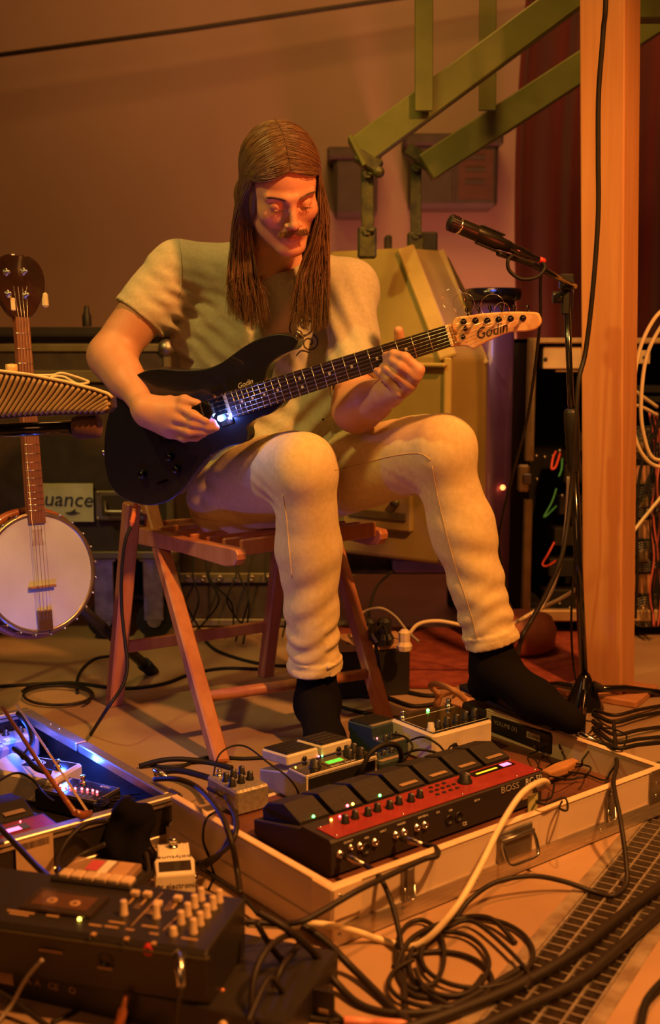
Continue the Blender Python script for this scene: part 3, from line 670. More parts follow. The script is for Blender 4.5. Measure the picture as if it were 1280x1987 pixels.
# socks
TR, TL = P(640, 1506, 2.34), P(1108, 1398, 2.30)
HR_, HL_ = V([-.03, 2.62, .042]), P(938, 1330, 2.53)
sock = [cone(CR0 + V([0, 0, .05]), V([-.028, 2.59, .085]), .044, .046, .02), cone(V([-.028, 2.58, .085]), HR_, .044, .038, .03), cone(V([-.028, 2.56, .085]), V([-.01, 2.44, .045]), .046, .040, .03), cone(V([-.01, 2.44, .045]), V([-.002, 2.36, .032]), .040, .028, .03),
        cone(CL0 - dL * .05, P(958, 1292, 2.48), .044, .045, .02), cone(P(958, 1292, 2.48), HL_, .044, .036, .03), cone(P(962, 1300, 2.47), P(1040, 1360, 2.38), .046, .040, .03), cone(P(1040, 1360, 2.38), TL, .040, .028, .03)]
for i, sk in enumerate((sock[:4], sock[4:])):
    vs, fs = sdf_mesh(sk, .0045); net_mesh('sock', vs, fs, m_sock, man)

# seams on the jeans and neck rib: snapped to the cloth surface by walking the distance field
def surf(prims, p, disp=None, post=None):
    p = V(p, float)[None]
    for _ in range(6):
        def f(q):
            d = sdf_eval(prims, q); d = d + disp(q) if disp is not None else d; return d
        e = 1e-3; g = V([f(p + V([[e, 0, 0]]))[0] - f(p)[0], f(p + V([[0, e, 0]]))[0] - f(p)[0], f(p + V([[0, 0, e]]))[0] - f(p)[0]]); g /= np.linalg.norm(g) + 1e-9
        p = p - f(p)[0] * g
    return p[0] - 0 * g
def rayhit(prims, px, py, disp=None, t0=2.0, t1=3.2):
    r = ray(px, py); r = r / np.linalg.norm(r); t = t0
    for _ in range(80):
        q = (O + r * t)[None]; d = sdf_eval(prims, q)[0] + (disp(q)[0] if disp else 0)
        if d < .0006: return q[0]
        t += max(d * .8, .0006)
        if t > t1: return None
    return None
def seam(pxs, prims, disp, m_, r=.0011, nm='seam', par=None, dash=False):
    pts = [rayhit(prims, x[0], x[1], disp) for x in spline([(*q, 0) for q in pxs], 5)]
    pts = [p for p in pts if p is not None]
    if len(pts) > 3: return obj(nm, MB().tube(pts, r, 5), m_, par or man, True)
seam([(838, 905), (848, 960), (862, 1020), (880, 1090), (900, 1150), (917, 1205), (925, 1240)], jeans, djean, m_seam)
seam([(650, 912), (700, 900), (760, 885), (812, 880), (835, 893)], jeans, djean, m_seam)
seam([(548, 960), (556, 1010), (560, 1060), (566, 1120)], jeans, djean, m_jean, .0016)
seam([(352, 985), (380, 1003), (420, 1012)], jeans, djean, m_seam)
seam([(345, 461), (350, 490), (352, 530), (350, 570)], shirt, dshirt, m_shirt, .0016, 'shirt_seam')

# hair
m_h = [mat('hair_brown', (.17, .095, .042), .42, col2=(.13, .07, .03), scale=60, spec=.6), mat('hair_dark', (.12, .065, .03), .45, spec=.6), mat('hair_light', (.24, .14, .065), .4, spec=.6)]
hb = MB()
cap = [he((0, .022, .040), (.083, .098, .089), .02)]
cap += [he((0, -.110, -.018), (.062, .080, .078), .02, 's')]
for s in (-1, 1): cap += [he((s * .070, .010, -.005), (.018, .050, .07), .02)]
cap += [he((0, .07, -.05), (.070, .05, .10), .03)]
def wp(x, y, Y): return P(x, y, Y)
# hanging bundles
cap += [cone(hl(-.074, .02, -.03), wp(474, 500, 2.63), .016, .018, .03), cone(wp(474, 500, 2.63), wp(482, 590, 2.65), .018, .014, .02),
        cone(hl(.072, .02, -.03), wp(608, 490, 2.61), .014, .020, .03), cone(wp(608, 490, 2.61), wp(606, 590, 2.63), .022, .020, .02),
        cone(hl(-.04, .08, -.05), wp(500, 560, 2.74), .05, .03, .03)]
vs, fs = sdf_mesh(cap, .0045); addnet(hb, vs, fs, 1)
rg = random.Random(3)
def slerp(a, b, t):
    a, b = nrm(a), nrm(b); w_ = math.acos(max(-1, min(1, float(a @ b)))) + 1e-6; return (math.sin((1 - t) * w_) * a + math.sin(t * w_) * b) / math.sin(w_)
def strand(pts, r, mi):
    pts = spline(pts, 3); n = len(pts); rs = [r * (1 if i < n * .8 else max(.2, 1 - (i - n * .8) / (n * .22))) for i in range(n)]; hb.tube(pts, rs, 3, mi, False)
NS = 2300
for s in (-1, 1):
    for i in range(NS):
        al = math.radians(23 + 132 * rg.random() ** 1.15); fr = (al - math.radians(23)) / math.radians(132)
        d0 = V([s * .005, -math.cos(al), math.sin(al)]); ec = V([0, .016, .040]); er = V([.086, .106, .094]) * (1 + .035 * rg.random())
        y1 = -.60 + 1.35 * fr + rg.uniform(-.05, .05); d1 = nrm(V([s * 1.0, y1, .16 - .36 * min(1, fr * 3) + rg.uniform(-.10, .08)]))
        pts = []; wv = rg.uniform(-.003, .003); ph = rg.uniform(0, 6)
        for t in np.linspace(0, 1, 7):
            d = slerp(d0, d1, t); q = ec + d * er
            if fr < .25: q = q + V([0, -.004 * math.sin(t * math.pi), -.004 * math.sin(t * math.pi) * (1 - fr * 4)])
            q = q + V([0, wv * math.sin(6 * t + ph), wv * math.cos(5 * t + ph)]); pts.append(hl(*q))
        back_ = fr > .72
        if s < 0:
            u = rg.random(); ex = 446 + 72 * u; ey = 645 - 95 * rg.random() ** 2 - 55 * abs(u - .62) ; eY = 2.615 + rg.uniform(-.016, .03)
            m1 = (rg.gauss(456 + 28 * u, 4), 430, 2.575 + .05 * fr + rg.uniform(-.01, .012)); m2 = (444 + 58 * u, 530, 2.60 + rg.uniform(-.012, .03))
            mid = [wp(*m1), wp(*m2)]; end = wp(ex + rg.gauss(0, 5), ey, eY)
            if back_: mid = [wp(452 + 40 * u, 440, 2.70), wp(455 + 60 * u, 520, 2.74)]; end = wp(450 + 80 * u, 600, 2.78)
        else:
            u = rg.random(); ex = 566 + 70 * u; ey = 648 - 90 * rg.random() ** 2 - 30 * abs(u - .6); eY = 2.585 + rg.uniform(-.018, .03)
            m1 = (rg.gauss(616 + 18 * u, 3), 430, 2.55 + .05 * fr + rg.uniform(-.01, .01)); m2 = (574 + 64 * u, 530, 2.572 + rg.uniform(-.012, .03))
            mid = [wp(*m1), wp(*m2)]; end = wp(ex + rg.gauss(0, 3), ey, eY)
            if back_: mid = [wp(600 + 36 * u, 440, 2.68), wp(590 + 46 * u, 520, 2.74)]; end = wp(560 + 70 * u, 590, 2.78)
        wa = rg.uniform(.001, .005); cl_ = .005 * math.sin(u * 31 + s); mid[1] = mid[1] + V([cl_, 0, 0]); end = end - V([cl_, 0, 0]); wph = rg.uniform(0, 6)
        q3 = (mid[1] + end) / 2 + V([wa * math.sin(wph), -.004, 0]); pts += [mid[0], mid[1], q3, end]
        strand(pts, rg.uniform(.0004, .0008), rg.choices([0, 1, 2], [5, 3, 2.2])[0])
hair = obj('hair', hb, m_h, man, True)
# moustache, goatee, eyebrows, lashes
fb = MB()
for i in range(230):
    s = rg.choice((-1, 1)); x = s * rg.uniform(.001, .030); a = hl(x, -.1095 + 9 * x * x, -.0475 - .10 * abs(x) + rg.uniform(-.003, .003)); b = hl(x + s * rg.uniform(.003, .008), -.113 + 9 * x * x, -.0585 - .16 * abs(x)); fb.tube([a, (a + b) / 2 + HR @ V([0, -.0015, 0]), b], [.0005, .0005, .0002], 3, 0, False)
for i in range(0):
    x = rg.gauss(0, .007); z = rg.uniform(-.088, -.078); a = hl(x, -.0985, z); b = hl(x, -.102, z - .006); fb.tube([a, b], [.0004, .0002], 3, 0, False)
mo_ = obj('moustache', fb, m_h[0], man, True); mo_['kind'] = 'stuff'
for s in (-1, 1):
    eb = MB(); el = MB()
    for i in range(150):
        t = rg.random(); x = s * (.014 + .036 * t); z = .020 + .006 * math.sin(t * 2.6) + rg.uniform(-.0022, .0022); y = -.1005 + 11 * (abs(x) - .012) ** 2 * 1.1; a = hl(x, y, z); b = hl(x + s * .006, y + .001, z + .0008); eb.tube([a, b], [.00055, .0002], 3, 0, False)
    for i in range(46):
        t = rg.random(); x = s * (.018 + .027 * t); a = hl(x, -.0925 + 14 * (abs(x) - .0315) ** 2, -.0050); b = a + HR @ V([s * .0005, -.0028, -.0034]); el.tube([a, b], [.0004, .00015], 3, 0, False)
    obj('eyebrow', eb, m_h[1], man, True); obj('eyelashes', el, m_h[1], man, True)
# ink motif printed on the shirt front beneath the hair
def spiral(cx, cy, r0, turns, a0, sg=1):
    return [(cx + r0 * (1 - t * .8) * math.cos(a0 + sg * t * turns * 6.28), cy + r0 * (1 - t * .8) * math.sin(a0 + sg * t * turns * 6.28)) for t in np.linspace(0, 1, 18)]
m_inkd = mat('shirt_ink', (.06, .035, .025), .8)
for sp_ in (spiral(600, 665, 18, 1.4, -1.2), spiral(592, 632, 20, 1.2, 2.5, -1), [(566, 620), (562, 640), (575, 655), (592, 652), (605, 640)], [(575, 690), (585, 680), (600, 684)]):
    seam(sp_, shirt, dshirt, m_inkd, .0016, 'shirt_print')
# ================================================================ WOODEN STOOL
m_st = mat('red_brown_beech', (.50, .20, .085), .42, col2=(.42, .15, .06), scale=14, stretch=(3, 3, .6), bump=.05, coat=.2)
st = thing('folding_stool', 'reddish wooden folding stool under the seated person', 'stool', (-.2, 2.75, 0))
FLf, FRf, BLf, BRf = G(428, 1482), G(748, 1402), G(222, 1368), G(515, 1312)
FLt, FRt = P(288, 975, 2.86), P(622, 960, 3.08)
BLt, BRt = P(256, 975, 2.80), P(556, 960, 3.02)
ax_ = nrm(FRf - FLf)
for a, b, w_ in ((FLf, FLt, .036), (FRf, FRt, .036)): obj('leg', MB().beam(a, b, .029, w_, ax_, 0, .004), m_st, st, True)
for a, b in ((BLf, BLt), (BRf, BRt)): obj('leg', MB().beam(a, b, .030, .038, ax_, 0, .004), m_st, st, True)
lr = lambda a, b, t: a + (b - a) * t
a, b = lr(FLf, FLt, .23), lr(FRf, FRt, .20); obj('round_stretcher', MB().cyl(a, b, .013, n=14), m_st, st, True)
a, b = lr(BLf, BLt, .29), lr(BRf, BRt, .29); obj('stretcher', MB().beam(a, b, .014, .030, (0, 0, 1), 0, .003), m_st, st, True)
SFL, SBL = P(462, 1068, 2.56), P(262, 1040, 2.84)
SFR, SBR = P(738, 1028, 2.83), P(560, 1010, 3.06)
for a, b in ((SFL, SBL), (SFR, SBR)):
    a = V(a); b = V(b); a[2] = .430; b[2] = .430; d = nrm(b - a); L_ = np.linalg.norm(b - a); TT = np.eye(4); TT[:3, 0] = d; TT[:3, 1] = (0, 0, 1); TT[:3, 2] = np.cross(d, (0, 0, 1)); TT[:3, 3] = a
    pf_ = [(-.012, -.010), (.0, -.024), (.03, -.030), (L_ * .5, -.020), (L_, -.022), (L_, .022), (L_ * .5, .014), (.02, .014), (-.008, .012), (-.014, .002)]
    obj('side_rail', MB().prism(pf_, -.014, .014, .003, 0, TT), m_st, st, True)
SFL[2] = SFR[2] = SBL[2] = SBR[2] = .443
for k in range(7):
    t = k / 6 * .93 + .02; a, b = lr(SFL, SBL, t), lr(SFR, SBR, t); dip = V([0, 0, -.010 * math.sin(t * math.pi)])
    obj('seat_slat', MB().beam(a + dip, b + dip, .012, .036, (0, 0, 1), 0, .003, -.012), m_st, st, True)
obj('pivot_screw', MB().lathe(lr(FLf, FLt, .83) - V([0, .019, 0]), (0, -1, 0), [(.006, 0), (.005, .003), (0, .004)], 12), STL, st, True)

# ================================================================ MICROPHONE AND STAND
base = G(1132, 1372); ms = thing('microphone_stand', 'black microphone stand on the floor in front of the wooden post', 'microphone stand', base)
top = P(1098, 560, base[1] - .05)
obj('pole', MB().cyl(base + V([0, 0, .05]), lr(base, top, .60), .0105, n=16), BLKG, ms, True)
obj('inner_tube', MB().cyl(lr(base, top, .55), top, .0075, n=14), BLKG, ms, True)
a = lr(base, top, .60); d = nrm(top - base); obj('clutch', MB().lathe(a, d, [(.012, -.02), (.0165, -.01), (.0165, .07), (.0175, .075), (.0175, .12), (.014, .128), (.008, .13)], 18), BLK, ms, True)
mb = MB(); mb.lathe(base, (0, 0, 1), [(.050, .0), (.045, .012), (.030, .045), (.017, .075), (.0125, .085), (.0105, .086)], 24); obj('base_hub', mb, BLKG, ms, True)
for k, (x, y) in enumerate(((1290, 1345), (1040, 1330), (1125, 1470))):
    e = G(x, y, .008); a = base + V([0, 0, .045]); o = MB(); o.tube([a, lr(a, e, .5) + V([0, 0, .008]), e], [.010, .0085, .008], 10); lg = obj('leg', o, BLKG, ms, True); t_ = MB(); t_.cyl(lr(a, e, .96), lr(a, e, 1.03), .0105, .009, n=12); obj('rubber_foot', t_, RUB, lg, True)
kn = P(1161, 1332, base[1] - .03); o = MB(); o.cyl(base + V([.01, 0, .05]), kn, .004, n=8); o.prism([(-.012, -.02), (.012, -.02), (.012, .02), (-.012, .02)], -.006, .006, .004, 0, np.block([[V([[.9, 0, .43], [0.1, 1, .0], [-.43, 0, .9]]), kn[:, None]], [np.zeros((1, 3)), np.ones((1, 1))]])); obj('leg_knob', o, BLK, ms, True)
# boom clutch and short boom to the clip
bc = P(1098, 547, top[1]); boomend = P(1030, 512, 2.52)
o = MB(); o.box(bc - V([.016, .016, .018]), bc + V([.016, .012, .018]), .004); o.cyl(bc + V([0, -.02, 0]), bc + V([0, .02, 0]), .014, n=14); obj('boom_clutch', o, BLK, ms, True)
o = MB(); o.cyl(bc + V([-.03, 0, -.035]), bc + V([-.012, 0, -.035]), .014, n=10, smooth=False); o.cyl(bc + V([-.014, 0, -.035]), bc + V([0, 0, -.028]), .006); obj('wing_knob', o, BLK, ms, True)
obj('bracket', MB().beam(bc + V([0, 0, -.01]), top + V([0, 0, -.06]), .020, .014, (0, 1, 0), 0, .004), BLK, ms, True)
obj('boom', MB().cyl(bc + V([.022, .01, -.01]), boomend, .0065, n=12), BLKG, ms, True)
m0, m1 = P(870, 430, 2.40), P(1052, 506, 2.46)
md = nrm(m1 - m0)
mic = thing('microphone', 'black instrument microphone with ribbed head pointing at the guitar player', 'microphone', m0)
o = MB(); o.lathe(m0, md, [(0, -.002), (.011, 0), (.0150, .002), (.0155, .006), (.0150, .022)], 24); hd = obj('mic_head', o, BLK, mic, True)
for k in range(20):
    an = k * math.pi / 10; u = nrm(np.cross(md, (0, 0, 1))); v = np.cross(md, u); c = m0 + (u * math.cos(an) + v * math.sin(an)) * .0155
    obj('head_rib', MB().beam(c + md * .003, c + md * .020, .0015, .003, u * math.cos(an) + v * math.sin(an)), BLK, hd, True)
obj('silver_band', MB().lathe(m0, md, [(.0153, .0225), (.0158, .0235), (.0158, .0265), (.0153, .0275)], 24), CHR, mic, True)
Lm = np.linalg.norm(m1 - m0)
obj('mic_body', MB().lathe(m0, md, [(.0155, .027), (.0158, .06), (.0155, .062), (.0160, .064), (.0162, .108), (.0125, .122), (.0115, .14), (.0, .1405)], 28), mat('satin_black_metal', (.02, .02, .018), .35, .6), mic, True)
obj('connector', MB().lathe(m0, md, [(.0095, .138), (.0100, .142), (.0102, .165), (.0095, .168), (.0090, .185), (.006, .192), (.0045, Lm)], 20), BLKG, mic, True)
obj('red_boot', MB().lathe(m0, md, [(.0048, Lm - .008), (.0062, Lm - .006), (.0062, Lm + .004), (.004, Lm + .006)], 14), mat('red_boot', (.7, .05, .04), .5), mic, True)
cl = thing('microphone_clip', 'black spring clip gripping the microphone at the end of the boom', 'microphone clip', m0 + md * .1)
for s in (1, -1):
    c = m0 + V([0, 0, .0185 * s]); c = c - md * np.dot(V([0, 0, .0185 * s]), md); o = MB(); o.beam(c + md * .068, c + md * .122, .014, .004, (0, 0, 1), 0, .0015, ); obj('jaw', o, BLK, cl, True)
o = MB(); o.beam(m0 + md * .118 + V([0, 0, -.021]), boomend, .014, .010, (0, 0, 1), 0, .003, .006); obj('clip_mount', o, BLK, cl, True)
pts = [P(1050, 506, 2.46), P(1057, 520, 2.45), P(1040, 538, 2.44), P(1010, 541, 2.43), P(988, 525, 2.43), P(985, 505, 2.43), P(995, 495, 2.44)]
cable('short black loop of cable hanging under the microphone connector', pts, .0038, RUB, 'microphone_cable')
cable('black microphone cable dropping from the microphone to the floor beside the stand', [P(1050, 508, 2.46), P(1048, 560, 2.50), P(1046, 640, 2.55), P(1025, 800, 2.66), P(1000, 900, 2.72), P(975, 1000, 2.80), P(968, 1060, 2.86), P(985, 1160, 2.9), G(1010, 1330, .004), G(1100, 1340, .004)], .0034, BRUB, 'microphone_cable')
cable('thick black cable hanging down the front of the wooden post', [P(1180, -700, 2.70), P(1176, -60, 2.72), P(1170, 60, 2.74), P(1161, 180, 2.76), P(1160, 300, 2.77), P(1160, 420, 2.78), P(1150, 560, 2.79), P(1136, 680, 2.80), P(1122, 740, 2.78), P(1116, 830, 2.77), P(1108, 950, 2.78), P(1092, 1070, 2.74), P(1060, 1150, 2.72), P(1030, 1205, 2.70), P(1008, 1250, 2.68), G(1000, 1330, .006)], .0058, BRUB, 'hanging_cable', n=8)
cable('thin black cable running down beside the microphone pole to the base', [P(1112, 560, 2.80), P(1106, 700, 2.81), P(1112, 900, 2.83), P(1116, 1050, 2.84), P(1108, 1190, 2.86), P(1112, 1290, 2.87), G(1125, 1352, .01)], .0030, BRUB, 'hanging_cable')

# ================================================================ LEFT: BANJO, RIBBED INSTRUMENT, STAND
m_bwood = mat('banjo_maple', (.38, .13, .06), .4, col2=(.28, .08, .035), scale=8, coat=.4)
m_head = mat('banjo_skin', (.52, .58, .56), .6, col2=(.42, .45, .42), scale=5, detail=3)
bcn = P(76, 1112, 2.62); byaw = math.radians(40)
# drum axis faces the camera's right; neck axis in the drum plane
ntop = P(37, 600, 2.70); nbase = P(66, 995, 2.64); nb = nrm(ntop - nbase)
face = nrm(V([math.sin(byaw), -math.cos(byaw), 0])); face = nrm(face - np.dot(face, nb) * nb); side = np.cross(nb, face)
TB = np.eye(4); TB[:3, 0] = side; TB[:3, 1] = nb; TB[:3, 2] = face; TB[:3, 3] = bcn
bj = thing('banjo', 'banjo with a pale round head hanging on a stand at left', 'banjo', M=TB)
RB = .131
obj('rim', MB().lathe((0, 0, 0), (0, 0, 1), [(RB - .012, -.05), (RB + .004, -.05), (RB + .004, -.002), (RB + .007, .0), (RB + .007, .006), (RB - .002, .007), (RB - .004, .004)], 64), mat('banjo_hoop', (.35, .28, .2), .3, .8), bj)
obj('resonator', MB().lathe((0, 0, 0), (0, 0, 1), [(0, -.075), (.10, -.072), (.145, -.06), (.150, -.05), (.150, -.030), (.140, -.028), (.132, -.032)], 64), m_bwood, bj)
obj('head', MB().lathe((0, 0, 0), (0, 0, 1), [(RB - .003, .0045), (RB - .010, .0052), (0, .0052)], 64), m_head, bj)
for k in range(24):
    a = k * math.pi / 12 + .1; c = V([math.cos(a), math.sin(a), 0]) * (RB + .008); o = MB(); o.cyl(c + V([0, 0, -.03]), c + V([0, 0, .008]), .0022, n=6); o.sph(c + V([0, 0, .008]), .0035, 6); obj('tension_hook', o, CHR, bj)
ln = np.linalg.norm(ntop - bcn)
o = MB(); o.prism([(-.019, RB), (.019, RB), (.016, ln - .02), (-.016, ln - .02)], -.010, .006, .003); obj('neck', o, m_bwood, bj)
o = MB(); o.prism([(-.0205, RB - .02), (.0205, RB - .02), (.0165, ln - .02), (-.0165, ln - .02)], .006, .011, .001); obj('fingerboard', o, mat('banjo_fingerboard', (.22, .08, .035), .5, col2=(.15, .05, .02), scale=20), bj)
for i in range(1, 23):
    y = ln - .02 - .66 * (1 - 2 ** (-i / 12)) * (ln - RB) / .47
    if y < RB: break
    obj('fret', MB().tube([(-.019, y, .0115), (.019, y, .0115)], .0010, 5), m_fret, bj)
for i in range(4): x = -.0105 + .007 * i; obj('string', MB().tube([(x * 1.2, -.105, .016), (x * 1.2, -.03, .019), (x, ln - .02, .0135), (x * 1.5, ln + .05, .010)], .0005, 4), m_str, bj)
obj('string', MB().tube([(-.016, -.105, .016), (-.016, -.03, .019), (-.017, ln * .72, .0135)], .0005, 4), m_str, bj)
o = MB(); o.box((-.032, -.034, .005), (.032, -.028, .018), .0015); obj('bridge', o, mat('banjo_bridge', (.30, .16, .08), .5), bj)
o = MB(); o.prism([(-.016, -.13), (.018, -.13), (.018, -.083), (.004, -.083), (.002, -.095), (-.001, -.083), (-.016, -.083)], .006, .015, .002); obj('tailpiece', o, mat('tailpiece_bronze', (.32, .18, .08), .35, .9), bj)
obj('head_mark', MB().prism([(-.016, .062), (.016, .062), (.008, .085), (.014, .098), (-.014, .098), (-.008, .085)], .0050, .0056), mat('faded_stamp', (.38, .32, .28), .7), bj)
# pot-bellied glossy peghead with chrome tuners and pearl buttons
pg = [(-.020, ln - .02), (.020, ln - .02), (.045, ln + .01), (.062, ln + .05), (.056, ln + .095), (.03, ln + .118), (0, ln + .122), (-.03, ln + .118), (-.056, ln + .095), (-.062, ln + .05), (-.045, ln + .01)]
sp = spline([(*p, 0) for p in pg], 4, True); obj('peghead', MB().prism([(p[0], p[1]) for p in sp], -.010, .010, .004), mat('glossy_tortoise_black', (.05, .02, .012), .08, coat=1.0, col2=(.015, .008, .006), scale=8), bj)
for (x, y) in ((-.03, .03), (.012, .03), (-.03, .078), (.012, .082)):
    o = MB(); o.lathe((x, ln + y, .009), (0, 0, 1), [(.009, 0), (.009, .003), (.004, .005), (.0035, .014), (0, .015)], 14); obj('tuner_post', o, CHR, bj)
for (x, y) in ((.060, .022), (-.02, .008), (-.070, .06)):
    o = MB(); o.box((x - .008, ln + y - .017, .000), (x + .008, ln + y + .017, .012), .0045); obj('tuner_button', o, mat('pearl_button', (.75, .70, .45), .3), bj)
# instrument stand
sd = thing('instrument_stand', 'black instrument stand with padded arms holding the banjo and ribbed instrument', 'instrument stand', (-.75, 2.7, 0))
foot = G(292, 1300, .012); hub = P(140, 1165, 2.72)
o = MB(); o.tube([hub, foot], .0135, 12); lg = obj('leg', o, BLK, sd, True); o = MB(); o.cyl(lr(hub, foot, .90), lr(hub, foot, 1.04), .019, .016, n=14); obj('rubber_foot', o, RUB, lg, True)
a = P(-140, 1180, 2.9); e = G(-160, 1420, .012); obj('leg', MB().tube([hub, V([-.85, 2.95, .4]), V([-.95, 2.75, .012])], .0135, 12), BLK, sd, True)
obj('leg', MB().tube([V([-.85, 2.95, .4]), V([-1.0, 3.25, .012])], .0135, 12), BLK, sd, True)
obj('column', MB().tube([V([-.85, 2.95, .4]), V([-.86, 2.8, .72])], .013, 12), BLK, sd, True)
pa, pb = P(-60, 838, 2.34), P(150, 829, 2.305); pc = P(190, 826, 2.30)
obj('arm', MB().tube([V([-.86, 2.8, .72]), pa, pb], .014, 12), BLKG, sd, True)
o = MB(); o.tube([lr(pb, pc, -.15), lr(pb, pc, .1), pc, lr(pb, pc, 1.12)], [.020, .0235, .0235, .016], 16); obj('foam_pad', o, mat('foam_sleeve', (.12, .05, .025), .9, bump=.4, scale=300), sd, True)
# ribbed wooden instrument lying across the arms
m_rib = mat('ribbed_wood', (.42, .28, .15), .45, col2=(.32, .20, .10), scale=12, coat=.2)
YR = 2.28; q0 = P(0, 765, YR); rb = thing('ribbed_instrument', 'ribbed wooden washboard-like instrument with a pale top edge lying on the padded stand arm', 'instrument', q0, math.radians(-6))
def RL(x, y): q = P(x, y, YR) - q0; return V([q[0], q[2]])
topc = [RL(*p) for p in ((-90, 712), (0, 721), (60, 728), (130, 741), (190, 756), (214, 764), (223, 772))]
botc = [RL(*p) for p in ((-90, 820), (0, 813), (60, 808), (130, 804), (200, 803), (216, 800), (225, 790))]
TT = np.eye(4); TT[:3, 1] = (0, 0, 1); TT[:3, 2] = (0, -1, 0)
obj('core', MB().prism([tuple(p) for p in botc] + [tuple(p) for p in topc[::-1]], -.030, -.003, .003, 0, TT), mat('groove_shade_wood', (.05, .025, .012), .7), rb)  # core coloured near black: shade of the rib gaps is put in
tz = lambda x: np.interp(x, [p[0] for p in topc], [p[1] for p in topc]); bz = lambda x: np.interp(x, [p[0] for p in botc], [p[1] for p in botc])
xe = RL(222, 780)[0]
for k in range(40):
    x = -.095 + k * .0108; pts = []
    for t in np.linspace(0, 1, 8):
        xx = x + .046 * t ** 1.15 + .006 * math.sin(t * 3.14)
        if xx > xe - .003: break
        pts.append((xx, .002, bz(xx) + .004 + (tz(xx) - bz(xx) - .009) * t))
    if len(pts) > 2: obj('rib', MB().tube(pts, .0034, 6), m_rib, rb)
o = MB(); o.tube([(p[0], .002, p[1] + .001) for p in topc], .0036, 6); obj('edge_binding', o, mat('pale_binding', (.85, .66, .38), .4), rb)
a = P(23, 735, 2.295); tag(obj('wooden_peg', MB().lathe(a + V([0, 0, -.012]), (0, 0, 1), [(.011, 0), (.010, .015), (.012, .032), (.011, .040), (0, .041)], 18), m_maple), 'short turned wooden peg standing on top of the ribbed instrument', 'peg')
cable('cream coiled lead lying on top of the ribbed instrument', [P(60, 728, 2.305), P(100, 728, 2.31), P(118, 724, 2.31), P(140, 729, 2.31), P(172, 741, 2.31), P(150, 745, 2.305), P(125, 732, 2.305), P(105, 731, 2.305), P(90, 738, 2.305)], .0028, mat('cream_cable', (.80, .66, .42), .5), 'lead', 'cable')

# ================================================================ BACKGROUND GEAR, LEFT
m_case = mat('case_laminate', (.045, .035, .025), .7, col2=(.03, .022, .016), scale=25, bump=.1); m_rail = mat('dull_case_rail', (.24, .22, .13), .45, .7, col2=(.2, .18, .1), scale=30)
def road_case(name, label, x0, x1, yt, yb, Y, dep, group='road cases behind the stool', mid=True):
    a, b = P(x0, yb, Y), P(x1, yt, Y); t = thing(name, label, 'road case', ((a[0] + b[0]) / 2, Y + dep / 2, a[2]), 0, group)
    obj('panel', MB().box((a[0] + .008, Y + .008, a[2] + .008), (b[0] - .008, Y + dep - .008, b[2] - .008)), m_case, t, True)
    w_ = .022
    for z in (a[2], b[2] - w_): obj('edge_rail', MB().box((a[0], Y, z), (b[0], Y + w_, z + w_), .003), m_rail, t, True); obj('edge_rail', MB().box((a[0], Y + dep - w_, z), (b[0], Y + dep, z + w_), .003), m_rail, t, True)
    for x in (a[0], b[0] - w_): obj('edge_rail', MB().box((x, Y, a[2]), (x + w_, Y + w_, b[2]), .003), m_rail, t, True); obj('edge_rail', MB().box((x, Y, b[2] - w_), (x + w_, Y + dep, b[2]), .003), m_rail, t, True)
    for x in (a[0] + .012, b[0] - .012):
        for z in (a[2] + .012, b[2] - .012): obj('ball_corner', MB().sph((x, Y + .012, z), .027, 12), STL, t, True)
    if mid:
        z = b[2] - .11; obj('lid_rail', MB().box((a[0], Y - .004, z), (b[0], Y + .012, z + .035), .003), m_rail, t, True)
    return t, a, b
t1, a1, b1 = road_case('road_case', 'large black road case with a white sticker behind the banjo', -60, 330, 668, 1085, 3.45, .5)
for x in (-20, 205, 300):
    c = P(x, 1150, 3.5); c[2] = .06; o = MB(); o.cyl(c + V([0, -.02, 0]), c + V([0, .02, 0]), .055, n=22); w_ = obj('castor', o, RUB, t1, True); o = MB(); o.box(c + V([-.03, -.03, .0]), c + V([.03, -.024, a1[2] - .06]), .003); o.box(c + V([-.04, -.04, a1[2] - .07]), c + V([.04, .04, a1[2] - .06]), .003); o.cyl(c + V([0, -.026, 0]), c + V([0, -.02, 0]), .022, n=14); obj('castor_fork', o, STL, t1, True)
Yp = 3.445
c0, c1 = P(72, 1012, Yp), P(180, 938, Yp)
o = MB(); TTs = np.eye(4); o.box((c0[0], Yp - .002, c0[2]), (c1[0], Yp + .001, c1[2] + .0)); sk_ = obj('sticker', o, mat('sticker_paper', (.62, .66, .36), .6), t1, True)
cm = V(wmat(t1))[:3, 3]
tx = text('uance', .062, t1, P(132, 970, Yp - .004) - cm, (1, 0, -.03), (0, 0, 1), mat('sticker_ink', (.03, .04, .03), .6), 'sticker_lettering', .15)
cd = P(140, 995, Yp - .004) - cm
obj('sticker_bird', MB().prism([(-.022, 0), (-.004, .003), (.010, .012), (.008, .003), (.024, .0), (.006, -.005), (-.008, -.006)], 0, .001, 0, 0, np.block([[V([[1, 0, 0], [0, 0, -1], [0, 1, 0]]), cd[:, None]], [np.zeros((1, 3)), np.ones((1, 1))]])), mat('sticker_ink', (.03, .04, .03), .6), t1)
c0, c1 = P(186, 1010, Yp), P(300, 952, Yp)
o = MB(); o.box((c0[0], Yp - .006, c0[2]), (c1[0], Yp + .004, c1[2]), .006); hp = obj('handle_dish', o, m_rail, t1, True)
o = MB(); o.box((c0[0] + .02, Yp - .008, c0[2] + .015), (c1[0] - .02, Yp - .004, c1[2] - .012), .004); obj('dish_recess', o, m_case, hp, True)
o = MB(); o.tube([(c0[0] + .03, Yp - .01, c1[2] - .03), (c0[0] + .035, Yp - .03, c0[2] + .03), (c1[0] - .035, Yp - .03, c0[2] + .03), (c1[0] - .03, Yp - .01, c1[2] - .03)], .006, 8); obj('swing_handle', o, STL, hp, True)
